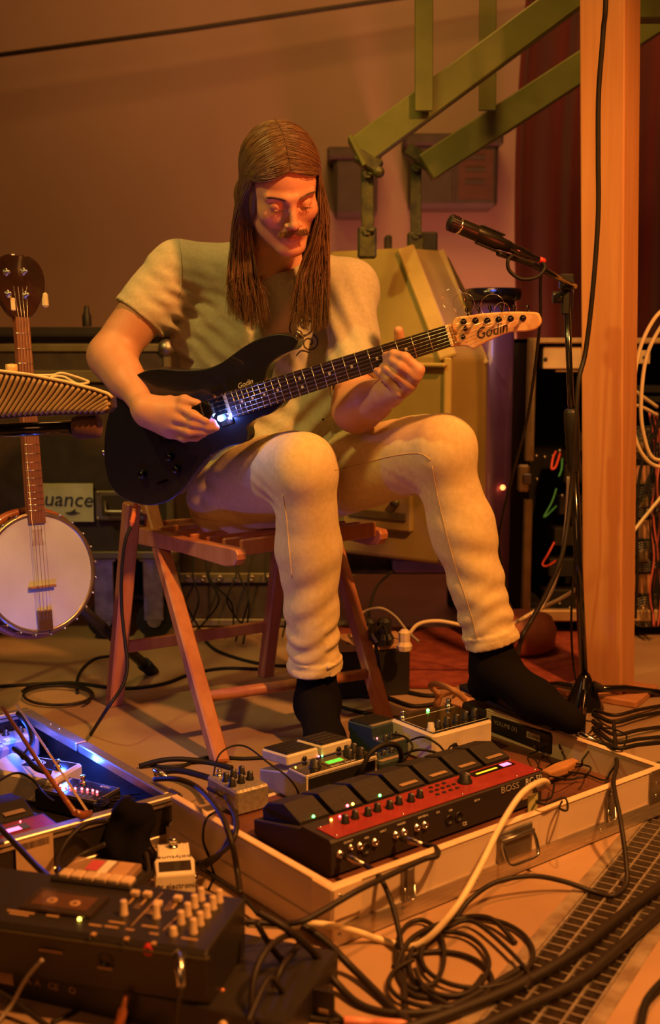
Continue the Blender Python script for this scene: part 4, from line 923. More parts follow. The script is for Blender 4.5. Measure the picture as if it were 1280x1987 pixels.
for (x, y) in ((190, 956), (296, 956), (190, 1006), (296, 1006)): obj('rivet', MB().sph(P(x, y, Yp - .006), .005, 8), STL, hp, True)
t2, a2, b2 = road_case('road_case', 'low dark road case behind the stool legs', 335, 590, 1050, 1215, 3.62, .45, mid=False)
o = MB(); z = P(0, 1130, 3.62)[2]; o.box((a2[0], 3.612, z), (b2[0], 3.625, z + .03), .002); obj('patch_strip', o, m_rail, t2, True)
for k in range(9): obj('jack_socket', MB().lathe((a2[0] + .05 + k * .05, 3.612, z + .015), (0, -1, 0), [(.009, 0), (.009, .006), (.004, .006), (.004, 0)], 12), STL, t2, True)
t3, a3, b3 = road_case('road_case', 'dark road case with metal corners seen beside the picking elbow', 190, 480, 672, 1165, 3.98, .4)
o = MB(); z0 = b1[2]; o.box((-1.15, 3.55, z0 + .002), (-.50, 3.85, z0 + .05), .02); tag(obj('folded_cloth', o, mat('black_cloth', (.012, .010, .010), .9)), 'flat black folded cloth lying on the large road case', 'cloth')
tag(obj('black_bottle', MB().lathe((P(169, 640, 3.6)[0], 3.6, z0 + .052), (0, 0, 1), [(.014, 0), (.014, .03), (.008, .045), (.007, .06), (0, .062)], 16), BLK), 'small black bottle standing on the cloth beside the elbow', 'bottle')
rgb = random.Random(11)
for k in range(9):
    x = 350 + k * 24; pts = [P(x, 1065, 3.5), P(x + rgb.uniform(-20, 20), 1120, 3.44), P(x + rgb.uniform(-30, 40), 1170, 3.36), G(x + rgb.uniform(-40, 60), 1245 + rgb.uniform(-20, 20), .006)]
    cable('thin dark cable trailing down behind the stool, ' + ('leftmost', 'second from the left', 'third from the left', 'fourth from the left', 'middle one', 'fourth from the right', 'third from the right', 'second from the right', 'rightmost')[k] + ' of nine', pts, .003, RUB, 'patch_cable', 'cable', 'patch cables behind the stool', 5)

# ================================================================ BACKGROUND GEAR, RIGHT
rk = thing('rack_case', 'tall open-backed equipment rack with pale aluminium edging behind the post', 'rack', (.95, 3.5, 0))
m_redge = mat('rack_edge', (.62, .46, .26), .4, .6, col2=(.5, .36, .2), scale=30)
RX0, RX1 = P(1020, 900, 3.5)[0], P(1420, 900, 3.5)[0]; RZ0, RZ1 = .055, P(0, 658, 3.5)[2]
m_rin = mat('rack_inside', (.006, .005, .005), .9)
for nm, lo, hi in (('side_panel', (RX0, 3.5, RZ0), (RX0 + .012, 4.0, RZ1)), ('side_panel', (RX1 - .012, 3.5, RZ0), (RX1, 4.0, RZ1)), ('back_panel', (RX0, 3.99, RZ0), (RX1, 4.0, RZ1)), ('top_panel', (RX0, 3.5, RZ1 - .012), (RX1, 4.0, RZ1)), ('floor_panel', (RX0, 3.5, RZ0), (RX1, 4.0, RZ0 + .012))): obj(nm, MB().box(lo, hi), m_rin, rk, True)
w_ = .022
for lo, hi in (((RX0 - .004, 3.49, RZ1 - w_ * .6), (RX1, 3.51, RZ1 + .004)), ((RX0 - .004, 3.488, P(0, 895, 3.5)[2]), (RX0 + w_, 3.51, RZ1)), ((RX0 - .004, 3.488, P(0, 1190, 3.5)[2]), (RX0 + w_, 3.51, P(0, 968, 3.5)[2])), ((RX0 - .004, 3.48, RZ0), (RX1, 3.51, RZ0 + .035))): obj('edge_rail', MB().box(lo, hi, .004), m_redge, rk, True)
c0, c1 = P(1004, 955, 3.47), P(1028, 902, 3.47); o = MB(); o.box((c0[0], 3.468, c0[2]), (c1[0], 3.49, c1[2]), .006); lt = obj('latch', o, m_redge, rk, True)
o = MB(); o.box((c0[0] + .012, 3.455, c0[2] + .025), (c1[0] + .004, 3.47, c1[2] - .025), .003); obj('latch_lever', o, STL, lt, True)
c0, c1 = P(1052, 716, 3.52), P(1128, 672, 3.52); o = MB(); o.box((c0[0], 3.51, c0[2]), (c1[0], 3.60, c1[2]), .003); pp = obj('power_unit', o, mat('cream_panel', (.60, .44, .26), .5), rk, True); obj('screw', MB().sph(P(1058, 697, 3.508), .006, 8), BLK, pp, True)
c0, c1 = P(1076, 722, 3.53), P(1128, 712, 3.53); obj('bracket', MB().box((c0[0], 3.52, c0[2]), (c1[0], 3.56, c1[2]), .002), m_redge, rk, True)
c0, c1 = P(1226, 706, 3.49), P(1260, 680, 3.49); o = MB(); o.box((c0[0], 3.48, c0[2]), (c1[0], 3.54, c1[2]), .002); so = obj('terminal_strip', o, mat('cream_panel', (.60, .44, .26), .5), rk, True)
for x in (1232, 1250): obj('terminal_hole', MB().cyl(P(x, 694, 3.478), P(x, 694, 3.484), .006, n=10), BLK, so, True)
m_plate = mat('amber_plate', (.48, .22, .11), .6)
for y in (925, 1030, 1135): c0, c1 = P(1220, y + 16, 3.52), P(1262, y - 22, 3.52); obj('blank_plate', MB().box((c0[0], 3.51, c0[2]), (c1[0], 3.53, c1[2]), .002), m_plate, rk, True)
for y in (862, 974, 1080, 1187):
    c = P(1250, y, 3.49); o = MB(); fr_ = .052
    o.box(c + V([-fr_, .012, -fr_]), c + V([fr_, .04, fr_]), .004); fo = obj('fan', o, BLK, rk, True)
    obj('fan_hub', MB().lathe(c + V([0, .012, 0]), (0, -1, 0), [(.020, 0), (.020, .006), (0, .007)], 16), mat('fan_label', (.35, .22, .10), .4, .3), fo, True)
    for r in (.024, .031, .038, .045):
        o = MB(); o.tube([c + V([r * math.cos(t), -.002, r * math.sin(t)]) for t in np.linspace(0, 2 * math.pi, 26)], .0013, 5, cap=False); obj('guard_ring', o, STL, fo, True)
    for t in (.8, 2.35, 3.9, 5.5): obj('guard_spoke', MB().tube([c + V([.012 * math.cos(t), -.002, .012 * math.sin(t)]), c + V([.052 * math.cos(t), .002, .052 * math.sin(t)])], .0012, 5), STL, fo, True)
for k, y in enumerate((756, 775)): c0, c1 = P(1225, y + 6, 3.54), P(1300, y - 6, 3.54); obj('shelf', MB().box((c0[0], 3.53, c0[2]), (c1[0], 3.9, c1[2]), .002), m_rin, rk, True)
for (x, y) in ((1085, 875), (1072, 885), (1100, 862), (1040, 885), (1056, 887), (1041, 930), (1090, 962), (1085, 1172), (1105, 1180), (1098, 1195)):
    obj('terminal', MB().sph(P(x, y, 3.6), .007, 8), STL, rk, True)
for k in range(6): a = P(1060 + 8 * k, 1180, 3.7); obj('module', MB().box(a + V([-.01, 0, .1 * k]), a + V([.12, .1, .1 * k + .06]), .004), BLK, rk, True)
m_gw = mat('green_wire', (.05, .30, .12), .5); m_rw = mat('red_wire', (.60, .06, .04), .5); m_cw = mat('cream_cable', (.80, .66, .42), .5); m_pw = mat('pink_wire', (.55, .12, .12), .5)
cable('green wire bent in a V inside the open rack', [P(1079, 948, 3.55), P(1070, 975, 3.53), P(1055, 1003, 3.5), P(1065, 996, 3.5), P(1079, 982, 3.55)], .0032, m_gw, 'wire', 'wire')
cable('red wire bent in a V low inside the open rack', [P(1075, 1052, 3.55), P(1063, 1075, 3.53), P(1052, 1095, 3.5), P(1062, 1098, 3.5), P(1078, 1088, 3.55)], .0032, m_rw, 'wire', 'wire')
cable('red looped wire near the top of the dark rack opening', [P(1078, 876, 3.55), P(1072, 890, 3.52), P(1070, 910, 3.5), P(1078, 905, 3.5), P(1086, 880, 3.55)], .0035, m_rw, 'wire', 'wire')
cable('grey-green wire hanging beside the red loop in the rack', [P(1090, 890, 3.55), P(1089, 910, 3.52), P(1084, 925, 3.5)], .0032, m_gw, 'wire', 'wire')
cable('cream cable hanging in a long loop at the right edge, outer of the pair', [P(1300, 590, 3.0), P(1268, 620, 3.0), P(1240, 680, 3.0), P(1228, 760, 3.0), P(1230, 840, 3.02), P(1248, 885, 3.03), P(1275, 905, 3.05), P(1310, 900, 3.06)], .0052, m_cw, 'cream_cable', 'cable', n=8)
cable('cream cable hanging in a long loop at the right edge, inner of the pair', [P(1310, 600, 3.06), P(1278, 640, 3.06), P(1252, 700, 3.06), P(1243, 790, 3.06), P(1250, 850, 3.07), P(1268, 890, 3.08), P(1310, 890, 3.1)], .0052, m_cw, 'cream_cable', 'cable', n=8)
cable('cream cable crossing from behind the post to the fans', [P(1215, 745, 3.3), P(1240, 765, 3.35), P(1275, 790, 3.4)], .005, m_cw, 'cream_cable', 'cable')
cable('lower cream cable crossing behind the post above the fans', [P(1215, 782, 3.3), P(1245, 790, 3.35), P(1275, 806, 3.4)], .005, m_cw, 'cream_cable', 'cable')
cable('cream cable slanting up between the second and third fans', [P(1215, 1050, 3.35), P(1245, 1010, 3.35), P(1290, 955, 3.35)], .005, m_cw, 'cream_cable', 'cable')
cable('cream cable curving down the rack beside the microphone pole', [P(1103, 925, 3.2), P(1100, 990, 3.2), P(1093, 1060, 3.18), P(1082, 1110, 3.15), P(1068, 1150, 3.12), P(1050, 1178, 3.1), P(1030, 1195, 3.08)], .0055, m_cw, 'cream_cable', 'cable')
cable('cream cable running from the rack foot behind the raised trouser cuff', [P(1130, 1135, 3.25), P(1090, 1160, 3.2), P(1040, 1185, 3.15), P(1000, 1208, 3.05), P(960, 1225, 3.0), P(900, 1214, 2.98), P(850, 1205, 2.97), P(810, 1212, 2.96), P(788, 1240, 2.95)], .0052, m_cw, 'cream_cable', 'cable')
for k in range(7):
    x = 1262 + 3 * k; pts = [P(x + rgb.uniform(-6, 6), y, 3.42 + rgb.uniform(-.02, .02)) for y in (800, 870, 940, 1010, 1080, 1150, 1215)]
    cable(('pink' if k % 2 else 'black') + ' wire in the loom beside the rack fans, ' + ('nearest the fans', 'left strand', 'second strand', 'middle strand', 'third strand', 'right strand', 'farthest right')[k], pts, .003, m_pw if k % 2 else RUB, 'loom_wire', 'wire', 'pink wires of the rack loom' if k % 2 else 'black wires of the rack loom', 5)
cable('black cable hanging across the fans of the rack', [P(1290, 800, 3.38), P(1245, 900, 3.4), P(1235, 1000, 3.4), P(1236, 1100, 3.4), P(1232, 1200, 3.4)], .005, RUB, 'hanging_cable', 'cable')
cable('second black cable crossing the fan guards from upper right', [P(1295, 860, 3.36), P(1262, 920, 3.37), P(1240, 975, 3.37), P(1218, 1020, 3.38)], .005, RUB, 'hanging_cable', 'cable')
# purple drum-like cylinder with a dark rim behind the headstock
dc = P(960, 560, 3.42); dr = thing('tall_drum', 'tall purple drum with a dark glossy rim behind the guitar headstock', 'drum', (dc[0], 3.42, 0))
zt_ = dc[2]
obj('shell', MB().lathe((dc[0], 3.45, 0), (0, 0, 1), [(.055, .0), (.060, .02), (.062, zt_ - .02), (0, zt_ - .02)], 40), mat('purple_lacquer', (.16, .06, .18), .4, coat=.3), dr, True)
obj('drum_rim', MB().lathe((dc[0], 3.45, 0), (0, 0, 1), [(.060, zt_ - .035), (.078, zt_ - .03), (.081, zt_ - .015), (.078, zt_), (.070, zt_ + .002), (0, zt_ - .002)], 40), BLKG, dr, True)
obj('indicator', MB().sph(P(975, 946, 3.38), .008, 10), mat('orange_led', (1, .3, .1), .4, emis=6, ecol=(1, .16, .04)), dr, True)
lamp('POINT', 'blue_rim_light', (dc[0] - .02, 3.32, zt_ + .05), None, (.15, .2, 1), .25, .02)
# keyboard-like unit lit blue under the hood, red floor bag, socket box, shoe
a, b = P(770, 1150, 3.2), P(885, 1103, 3.2); ku = thing('mixer', 'small mixing desk lit violet on the floor under the yellow hood', 'mixer', (.27, 3.3, .20))
o = MB(); o.box((a[0], 3.42, .215), (b[0] + .05, 3.70, .26), .01); obj('mixer_body', o, mat('grey_panel', (.25, .25, .28), .5), ku, True)
for i in range(5):
    for j in range(3): obj('knob', MB().cyl((a[0] + .03 + i * .035, 3.45 + j * .06, .26), (a[0] + .03 + i * .035, 3.45 + j * .06, .276), .008, n=10), BLK, ku, True)
tag(obj('red_rug', MB().prism([(.02, 2.98), (.74, 2.94), (.80, 3.55), (.02, 3.60)], 0.001, .014, .004), mat('red_cloth', (.30, .06, .035), .9, col2=(.2, .03, .02), scale=30, bump=.4)), 'dull red mat on the floor behind the socket box', 'mat')
bg_c = G(1035, 1290); tag(obj('round_bag', MB().lathe((bg_c[0] - .02, bg_c[1] + .10, 0), (0, 0, 1), [(.07, .014), (.095, .03), (.10, .08), (.085, .115), (.05, .125), (0, .125)], 30), mat('red_leather', (.35, .10, .05), .5, bump=.1)), 'round dull red bag on the floor beside the rack foot', 'bag')
# socket box
cN = G(700 + 95, 1348); bx = thing('socket_box', 'black power socket box with pale top and plugs behind the stool leg', 'socket box', (cN[0], cN[1], 0), math.radians(14))
hB = .135
obj('box_body', MB().box((-.22, 0, 0), (0, .13, hB - .012), .004), BLK, bx)
obj('top_plate', MB().box((-.225, -.004, hB - .012), (.004, .134, hB), .002), mat('worn_pale_top', (.50, .30, .17), .6, col2=(.35, .18, .1), scale=20), bx)
obj('side_label', MB().box((.0, .02, .035), (.0015, .075, .085)), mat('worn_pale_top', (.50, .30, .17), .6), bx)
for i in range(9): obj('socket_hole', MB().cyl((-.20 + .023 * i, .035 + .05 * (i % 2), hB - .001), (-.20 + .023 * i, .035 + .05 * (i % 2), hB + .0008), .005, n=10), BLK, bx)
def plug(px, py, lab, m_, s=1.0):
    c = G(px, py, hB); o = MB(); o.lathe(c + V([0, 0, .001]), (0, 0, 1), [(.018 * s, 0), (.020 * s, .012 * s), (.014 * s, .022 * s), (.015 * s, .045 * s), (.008 * s, .052 * s), (0, .053 * s)], 8, 0, False); return tag(obj('mains_plug', o, m_), lab, 'plug')
plug(784, 1262, 'cream mains plug in the middle of the socket box', m_cw)
plug(745, 1250, 'black mains plug left of the cream plug on the socket box', BLK, 1.3)
plug(715, 1248, 'black mains plug beside the stool leg on the socket box', BLK, 1.2)
cable('grey cable arching over the socket box', [G(730, 1245, .18), P(700, 1195, 2.95), P(735, 1180, 2.95), P(765, 1195, 2.95), P(790, 1225, 2.93), P(812, 1245, 2.9)], .004, mat('grey_cable', (.30, .25, .20), .5), 'mains_cable')
cable('black cable rising from the plugs beside the stool leg', [G(718, 1240, .19), P(716, 1190, 3.0), P(730, 1140, 3.1), P(760, 1110, 3.2)], .004, RUB, 'mains_cable')
cable('black cable looping from the socket box down to the floor', [G(752, 1250, .17), P(745, 1215, 2.88), P(728, 1230, 2.82), P(735, 1290, 2.78), G(745, 1350, .006)], .004, RUB, 'mains_cable')
# shoe
sc_ = G(905, 1392); sh = thing('sandal', 'tan strapped sandal lying on the floor behind the white effects pedal', 'shoe', (sc_[0], sc_[1] + .05, 0), math.radians(-38))
m_tan = mat('tan_leather', (.55, .30, .16), .6, bump=.1); 
obj('sole', MB().prism([(-.035, -.11), (.03, -.11), (.045, -.04), (.05, .05), (.03, .12), (-.02, .125), (-.045, .05), (-.038, -.03)], .001, .022, .005), m_tan, sh)
for (y, h_) in ((-.06, .055), (.03, .05)): obj('strap', MB().beam((0, y - .015, 0), (0, y + .015, 0), .001, .001), m_tan, sh) if False else obj('strap', MB().tube([(-.045, y, .01), (-.04, y + .01, h_ * .8), (0, y + .012, h_ * 1.15), (.04, y + .01, h_ * .8), (.048, y, .01)], [.010, .009, .009, .009, .010], 8), m_tan, sh)
obj('heel_strap', MB().tube(spline([(-.036, -.06, .05), (-.034, -.10, .08), (0, -.118, .095), (.034, -.10, .08), (.036, -.06, .05)], 5), .007, 8), m_tan, sh)
# ================================================================ PEDALBOARD CASES
m_ply = mat('pale_case_enamel', (.70, .56, .42), .5, col2=(.62, .48, .35), scale=4, bump=.05, detail=8)
m_rim_ = mat('pale_case_rim', (.80, .62, .42), .45, col2=(.7, .52, .34), scale=20)
m_deck = mat('red_brown_deck', (.16, .06, .035), .5, col2=(.10, .035, .02), scale=12, bump=.1)
m_tan_ = mat('aluminium_profile', (.66, .58, .48), .34, .8, col2=(.5, .44, .36), scale=20, stretch=(1, 20, 20))
def place(near, right, left, h):
    n_, r_, l_ = G(*near, h), G(*right, h), G(*left, h); d = r_ - n_; w_ = np.linalg.norm(d); a = math.atan2(d[1], d[0]); p_ = V([-d[1], d[0], 0]) / w_; return n_, a, w_, float((l_ - n_) @ p_)
HC_ = .093
n0, aC, wC, dC = place((644, 1727), (1290, 1489), (338, 1543), HC_)
dC = .47
pc_ = thing('pedalboard_case', 'large pale shallow flight case holding the red looper and effects pedals', 'flight case', (n0[0], n0[1], 0), aC)
def CLoc(px, py, h): q = np.linalg.inv(wmat(pc_)) @ V([*G(px, py, h), 1]); return q[:3]
t_ = .012
obj('side_board', MB().box((0, 0, 0), (wC, t_, HC_), .003), m_ply, pc_); obj('side_board', MB().box((0, dC - t_, 0), (wC, dC, .042), .003), m_ply, pc_)
obj('side_board', MB().box((0, t_, 0), (t_, dC - t_, HC_), .003), m_ply, pc_); obj('side_board', MB().box((wC - t_, t_, 0), (wC, dC - t_, HC_), .003), m_ply, pc_)
obj('deck', MB().box((t_, t_, .02), (wC - t_, dC - t_, .040)), m_deck, pc_)
o = MB()
for lo, hi in (((-.0015, -.0015, HC_ - .001), (wC + .0015, t_ + .001, HC_ + .003)), ((-.0015, t_, HC_ - .001), (t_ + .001, dC - t_, HC_ + .003)), ((wC - t_ - .001, t_, HC_ - .001), (wC + .0015, dC - t_, HC_ + .003))): obj('rim_strip', MB().box(lo, hi, .0015), m_rim_, pc_)
obj('lower_band', MB().box((-.003, -.003, .002), (wC + .003, .001, .034), .001), m_tan_, pc_); obj('lower_band', MB().box((-.003, .0, .002), (.001, dC + .003, .034), .001), m_ply, pc_)
for lo, hi in (((-.003, -.004, .045), (.055, .001, HC_ + .002)), ((-.004, -.003, .045), (.001, .045, HC_ + .002)), ((wC - .050, -.004, .03), (wC + .003, .001, HC_ + .002)), ((-.003, -.004, .0), (.003, .003, HC_))): obj('corner_plate', MB().box(lo, hi, .0012), m_rim_ if lo[0] < .1 else STL, pc_)
for (x, z) in ((.012, .082), (.012, .02), (.14, .020), (.45, .022), (.30, .018), (.62, .02), (wC - .03, .07), (wC - .03, .045)): obj('screw', MB().lathe((x, -.0035, z), (0, -1, 0), [(.0035, 0), (.003, .0014), (0, .0018)], 8), CHR, pc_)
for (px, py) in ((798, 1700), (1190, 1565)):
    q = CLoc(px, py, .06); x = (PL(px, py, G(644, 1850), nrm(V([math.sin(aC), -math.cos(aC), 0]))) - n0) @ V([math.cos(aC), math.sin(aC), 0])
    o = MB(); o.box((x - .013, -.0045, .030), (x + .013, .0, .088), .0012); lt = obj('latch', o, STL, pc_)
    o = MB(); o.box((x - .006, -.0085, .048), (x + .006, -.004, .086), .001); obj('latch_tongue', o, STL, lt)
    o = MB(); o.tube([(x - .010, -.006, .056), (x - .010, -.009, .034), (x + .010, -.009, .034), (x + .010, -.006, .056)], .0016, 6); obj('latch_bail', o, CHR, lt)
x = (PL(1005, 1650, G(644, 1850), nrm(V([math.sin(aC), -math.cos(aC), 0]))) - n0) @ V([math.cos(aC), math.sin(aC), 0])
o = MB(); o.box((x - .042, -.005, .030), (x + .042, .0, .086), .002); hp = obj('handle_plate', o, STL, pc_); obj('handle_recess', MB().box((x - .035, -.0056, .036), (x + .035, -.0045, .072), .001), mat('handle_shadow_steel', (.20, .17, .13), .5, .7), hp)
obj('hinge_bar', MB().cyl((x - .040, -.008, .073), (x + .040, -.008, .073), .0036, n=12), STL, hp)
o = MB(); o.tube(spline([(x - .037, -.008, .072), (x - .039, -.014, .060), (x - .037, -.022, .040), (x - .028, -.025, .034), (x, -.026, .0335), (x + .028, -.025, .034), (x + .037, -.022, .040), (x + .039, -.014, .060), (x + .037, -.008, .072)], 4), .0032, 10); obj('swing_handle', o, CHR, hp)
tag(obj('tape_tab', MB().box((-.012, -.002, -.018), (.012, .0, .018), 0, 0, np.block([[V([[math.cos(aC), -math.sin(aC), 0], [math.sin(aC), math.cos(aC), 0], [0, 0, 1]]), G(1032, 1560, HC_ + .008)[:, None]], [np.zeros((1, 3)), np.ones((1, 1))]])), mat('yellow_tape', (.55, .55, .22), .6)), 'small greenish tape tab standing on the rim above the case handle', 'tape')

DZ = .0405   # deck height
def knob(par, x, y, z, r=.006, h=.011, m_=None, ptr=True, n=14, nm='knob'):
    o = MB(); o.lathe((x, y, z), (0, 0, 1), [(r * 1.12, 0), (r * 1.05, h * .25), (r * .86, h * .35), (r * .8, h * .95), (r * .6, h), (0, h)], n); k = obj(nm, o, m_ or BLK, par)
    if ptr: obj('pointer', MB().box((x - .0006, y - r * .9, z + h * .9), (x + .0006, y - r * .1, z + h * 1.03)), PRT, k)
    return k
def led(par, x, y, z, m_, r=.0022): o = MB(); o.sph((x, y, z), r, 10); return obj('indicator_light', o, m_, par)
def jack(par, x, y, z, dr=(0, -1, 0), r=.0058, m_=None, nm='jack_socket'): o = MB(); o.lathe((x, y, z), dr, [(r * 1.25, 0), (r * 1.25, .0015), (r, .002), (r, .005), (r * .55, .0052), (r * .5, -.001)], 14); return obj(nm, o, m_ or CHR, par)
def fsw(par, x, y, z, s=1.0, nm='footswitch'): o = MB(); o.lathe((x, y, z), (0, 0, 1), [(.0075 * s, 0), (.0075 * s, .003 * s), (.0048 * s, .0032 * s), (.0048 * s, .009 * s), (.0062 * s, .0095 * s), (.0062 * s, .0145 * s), (.005 * s, .016 * s), (0, .0162 * s)], 14); return obj(nm, o, CHR, par)
def at(n_, z): return (n_[0], n_[1], z)
# ---- red looper
n1, a1_, w1_, d1_ = place((642, 1629), (1058, 1494), (494, 1586), .108)
lo_ = thing('looper_pedal', 'long red and black loop station with seven foot pedals in the pale case', 'effects pedal', at(n1, DZ), aC); LW, LD, LH = w1_, .215, .064
m_red = mat('red_panel', (.30, .030, .030), .42, col2=(.24, .022, .022), scale=30, coat=.2); m_lb = mat('looper_charcoal', (.030, .024, .022), .5, bump=.2, scale=400)
prof = [(0, .006), (.006, 0), (LD - .01, 0), (LD, .006), (LD, .030), (LD * .38, LH - .006), (LD * .36, LH), (.004, LH), (0, LH - .004)]
TT = np.eye(4); TT[:3, 0] = (0, 1, 0); TT[:3, 1] = (0, 0, 1); TT[:3, 2] = (1, 0, 0)
obj('chassis', MB().prism(prof, 0, LW, .0015, 0, TT), m_lb, lo_)
o = MB(); o.prism([(.012, .002), (LW - .004, .002), (LW - .004, LD * .355), (.055, LD * .355), (.040, LD * .25), (.012, LD * .25)], LH, LH + .0018, .0006); obj('top_panel', o, m_red, lo_)
for i in range(8): knob(lo_, .062 + i * .0245, .040 + (.004 if i % 2 else 0), LH + .002, .0068, .014)
for i in range(4): obj('button', MB().box((.262 + (i % 4) * .016, .030, LH + .0015), (.270 + (i % 4) * .016, .036, LH + .004), .001), BLK, lo_)
for i in range(5): obj('button', MB().box((.262 + i * .014, .046, LH + .0015), (.270 + i * .014, .052, LH + .004), .001), BLK, lo_)
for i in range(3): obj('button', MB().box((.275 + i * .016, .061, LH + .0015), (.283 + i * .016, .067, LH + .004), .001), BLK, lo_)
knob(lo_, .345, .045, LH + .002, .0125, .018, nm='dial')
dp = obj('display_window', MB().box((.378, .050, LH + .0015), (.485, .070, LH + .003), .0006), BLKG, lo_)
obj('yellow_display', MB().box((.388, .056, LH + .003), (.442, .0605, LH + .0034)), mat('yellow_display', (1, .6, .05), .4, emis=1.6, ecol=(1, .45, .02)), dp); obj('pink_display', MB().box((.456, .054, LH + .003), (.478, .066, LH + .0034), .0001), PNK, dp)
for (x, y) in ((.018, .008), (.018, .05), (.16, .006), (.30, .006), (.44, .006), (LW - .012, .008), (LW - .012, .07)): obj('screw', MB().sph((x, y, LH + .0018), .0024, 8), CHR, lo_)
led(lo_, .050, .062, LH + .003, YELL, .0022); led(lo_, .070, .064, LH + .003, REDL, .002)
m_ped = mat('pedal_rubber', (.020, .016, .015), .6, bump=.3, scale=200); m_plate2 = mat('pedal_label', (.50, .34, .20), .45, .3)
for i in range(7):
    x0 = .012 + i * .074; pz = MB()
    P3 = [(.098, .050), (.205, .030), (.207, .050), (.190, .066), (.145, .078), (.115, .066), (.098, .060)]
    pz.prism(P3, x0, x0 + .064, .002, 0, TT); pd_ = obj('foot_pedal', pz, m_ped, lo_)
    if i > 2: o = MB(); TTp = np.eye(4); o.box((x0 + .012, .104, .0632), (x0 + .052, .120, .0652), .0005, 0); o2 = obj('pedal_label', o, m_plate2, pd_); 
    cols = {0: [GRN], 1: [REDL, YELL], 2: [GRN], 3: [], 4: [], 5: [], 6: []}[i]
    for j, c in enumerate(cols): led(pd_, x0 + .030 + .012 * j, .100, .0625, c, .0026)
for k, x in enumerate((.018, .060, .092, .138, .156, .186, .204)): jack(lo_, x, -.0002, .038 if k != 1 else .04)
jack(lo_, .040, -.0002, .044, r=.004)
o = MB(); o.lathe((.112 - .04, -.0005, .032), (0, -1, 0), [(.010, 0), (.010, .002), (.008, .0025), (.008, .0), (0, 0)], 18); obj('midi_socket', o, BLK, lo_)
for x in (.262, .285): o = MB(); o.lathe((x, -.0005, .032), (0, -1, 0), [(.009, 0), (.009, .002), (.007, .0025), (.007, .0), (0, 0)], 18); obj('midi_socket', o, BLK, lo_)
obj('label_sticker', MB().box((.448, -.0010, .020), (.476, .0, .032)), m_plate2, lo_)
text('BOSS', .017, lo_, (.415, -.0008, .052), (1, 0, 0), (0, 0, 1), mat('grey_print', (.42, .36, .30), .5), 'logo', 0, sx=1.25)
text('RC-50', .017, lo_, (.478, -.0008, .052), (1, 0, 0), (0, 0, 1), PRT, 'lettering'); text('LOOP STATION', .0065, lo_, (.476, -.0008, .040), (1, 0, 0), (0, 0, 1), PRT, 'lettering')
text('CE', .009, lo_, (.300, -.0008, .014), (1, 0, 0), (0, 0, 1), PRT, 'lettering'); 
for (s_, x, z) in (('OUTPUT', .035, .054), ('MIDI', .074, .050), ('INPUT', .110, .052), ('PHONES', .150, .054), ('EXP PEDAL', .200, .054), ('CTL', .235, .052), ('USB', .265, .048), ('DC IN', .33, .050)): text(s_, .0048, lo_, (x, -.0008, z), (1, 0, 0), (0, 0, 1), PRT, 'lettering')

# ---- generic compact builders
# twin-switch digital delay, cream
n2, a2_, w2_, d2_ = place((594, 1507), (742, 1462), (495, 1458), .100)
dl = thing('delay_pedal', 'cream twin-switch delay pedal with a green lit display behind the looper', 'effects pedal', at(n2, DZ), aC); DW, DD = .170, .150
TTx = np.eye(4); TTx[:3, 0] = (0, 1, 0); TTx[:3, 1] = (0, 0, 1); TTx[:3, 2] = (1, 0, 0)
m_gr = mat('grey_cream_enamel', (.48, .46, .42), .4)
obj('chassis', MB().prism([(0, 0), (DD, 0), (DD, .030), (.062, .050), (.055, .060), (0, .060)], 0, DW, .003, 0, TTx), m_gr, dl)
obj('top_panel', MB().box((.003, .003, .060), (DW - .003, .056, .0612), .0005), BLKG, dl); obj('panel_edge', MB().box((-.001, -.0015, .0565), (DW + .001, .0015, .0618), .001), CREAM, dl)
obj('rear_panel', MB().box((.004, -.0012, .004), (DW - .004, .0, .054), .0005), BLK, dl)
obj('rear_frame', MB().box((-.001, -.0018, .0), (.0035, .0, .058), .0006), CREAM, dl); obj('rear_frame', MB().box((DW - .0035, -.0018, .0), (DW + .001, .0, .058), .0006), CREAM, dl)
fr_ = obj('display_frame', MB().box((.062, .014, .0612), (.112, .036, .0628), .0006), mat('display_frame', (.16, .13, .06), .5), dl); obj('green_display', MB().box((.068, .018, .0628), (.104, .031, .0632)), mat('green_display', (.1, .9, .1), .4, emis=1.3, ecol=(.06, .75, .04)), fr_)
knob(dl, .040, .026, .0612, .011, .014, nm='dial')
for (x, y) in ((.124, .026), (.134, .044), (.152, .046), (.148, .020)): knob(dl, x, y, .0612, .0078, .016)
led(dl, .010, .046, .062, YELL, .0016); led(dl, .150, .004, .062, YELL, .0013)
for x0 in (.006, .090):
    tz_ = MB(); TTb = np.eye(4); c_, s_ = math.cos(-.10), math.sin(-.10); TTb[:3, :3] = V([[1, 0, 0], [0, c_, -s_], [0, s_, c_]]); TTb[:3, 3] = (x0, .066, .058); tz_.box((0, 0, 0), (.076, .084, .020), .003, 0, TTb); pd_ = obj('switch_pad', tz_, CREAM, dl)
    tz_ = MB(); tz_.box((.004, .006, .020), (.072, .082, .0225), .001, 0, TTb); [tz_.box((.008, .012 + .018 * k, .0224), (.068, .022 + .018 * k, .0236), .0005, 0, TTb) for k in range(4)]; obj('rubber_pad', tz_, BLK, pd_)
    obj('thumb_screw', MB().lathe((x0 + .038, .064, .066), (0, -1, 0), [(.005, 0), (.005, .003), (0, .0035)], 12), BLK, pd_)
led(dl, .079, .064, .0625, REDL, .002); led(dl, .086, .062, .0625, GRN, .002)
for x in (.018, .034, .058, .110, .128, .150): jack(dl, x, -.0015, .024, r=.0050)
text('DIGITAL DELAY', .0085, dl, (.095, .008, .0614), (1, 0, 0), (0, 1, 0), PRT, 'lettering')
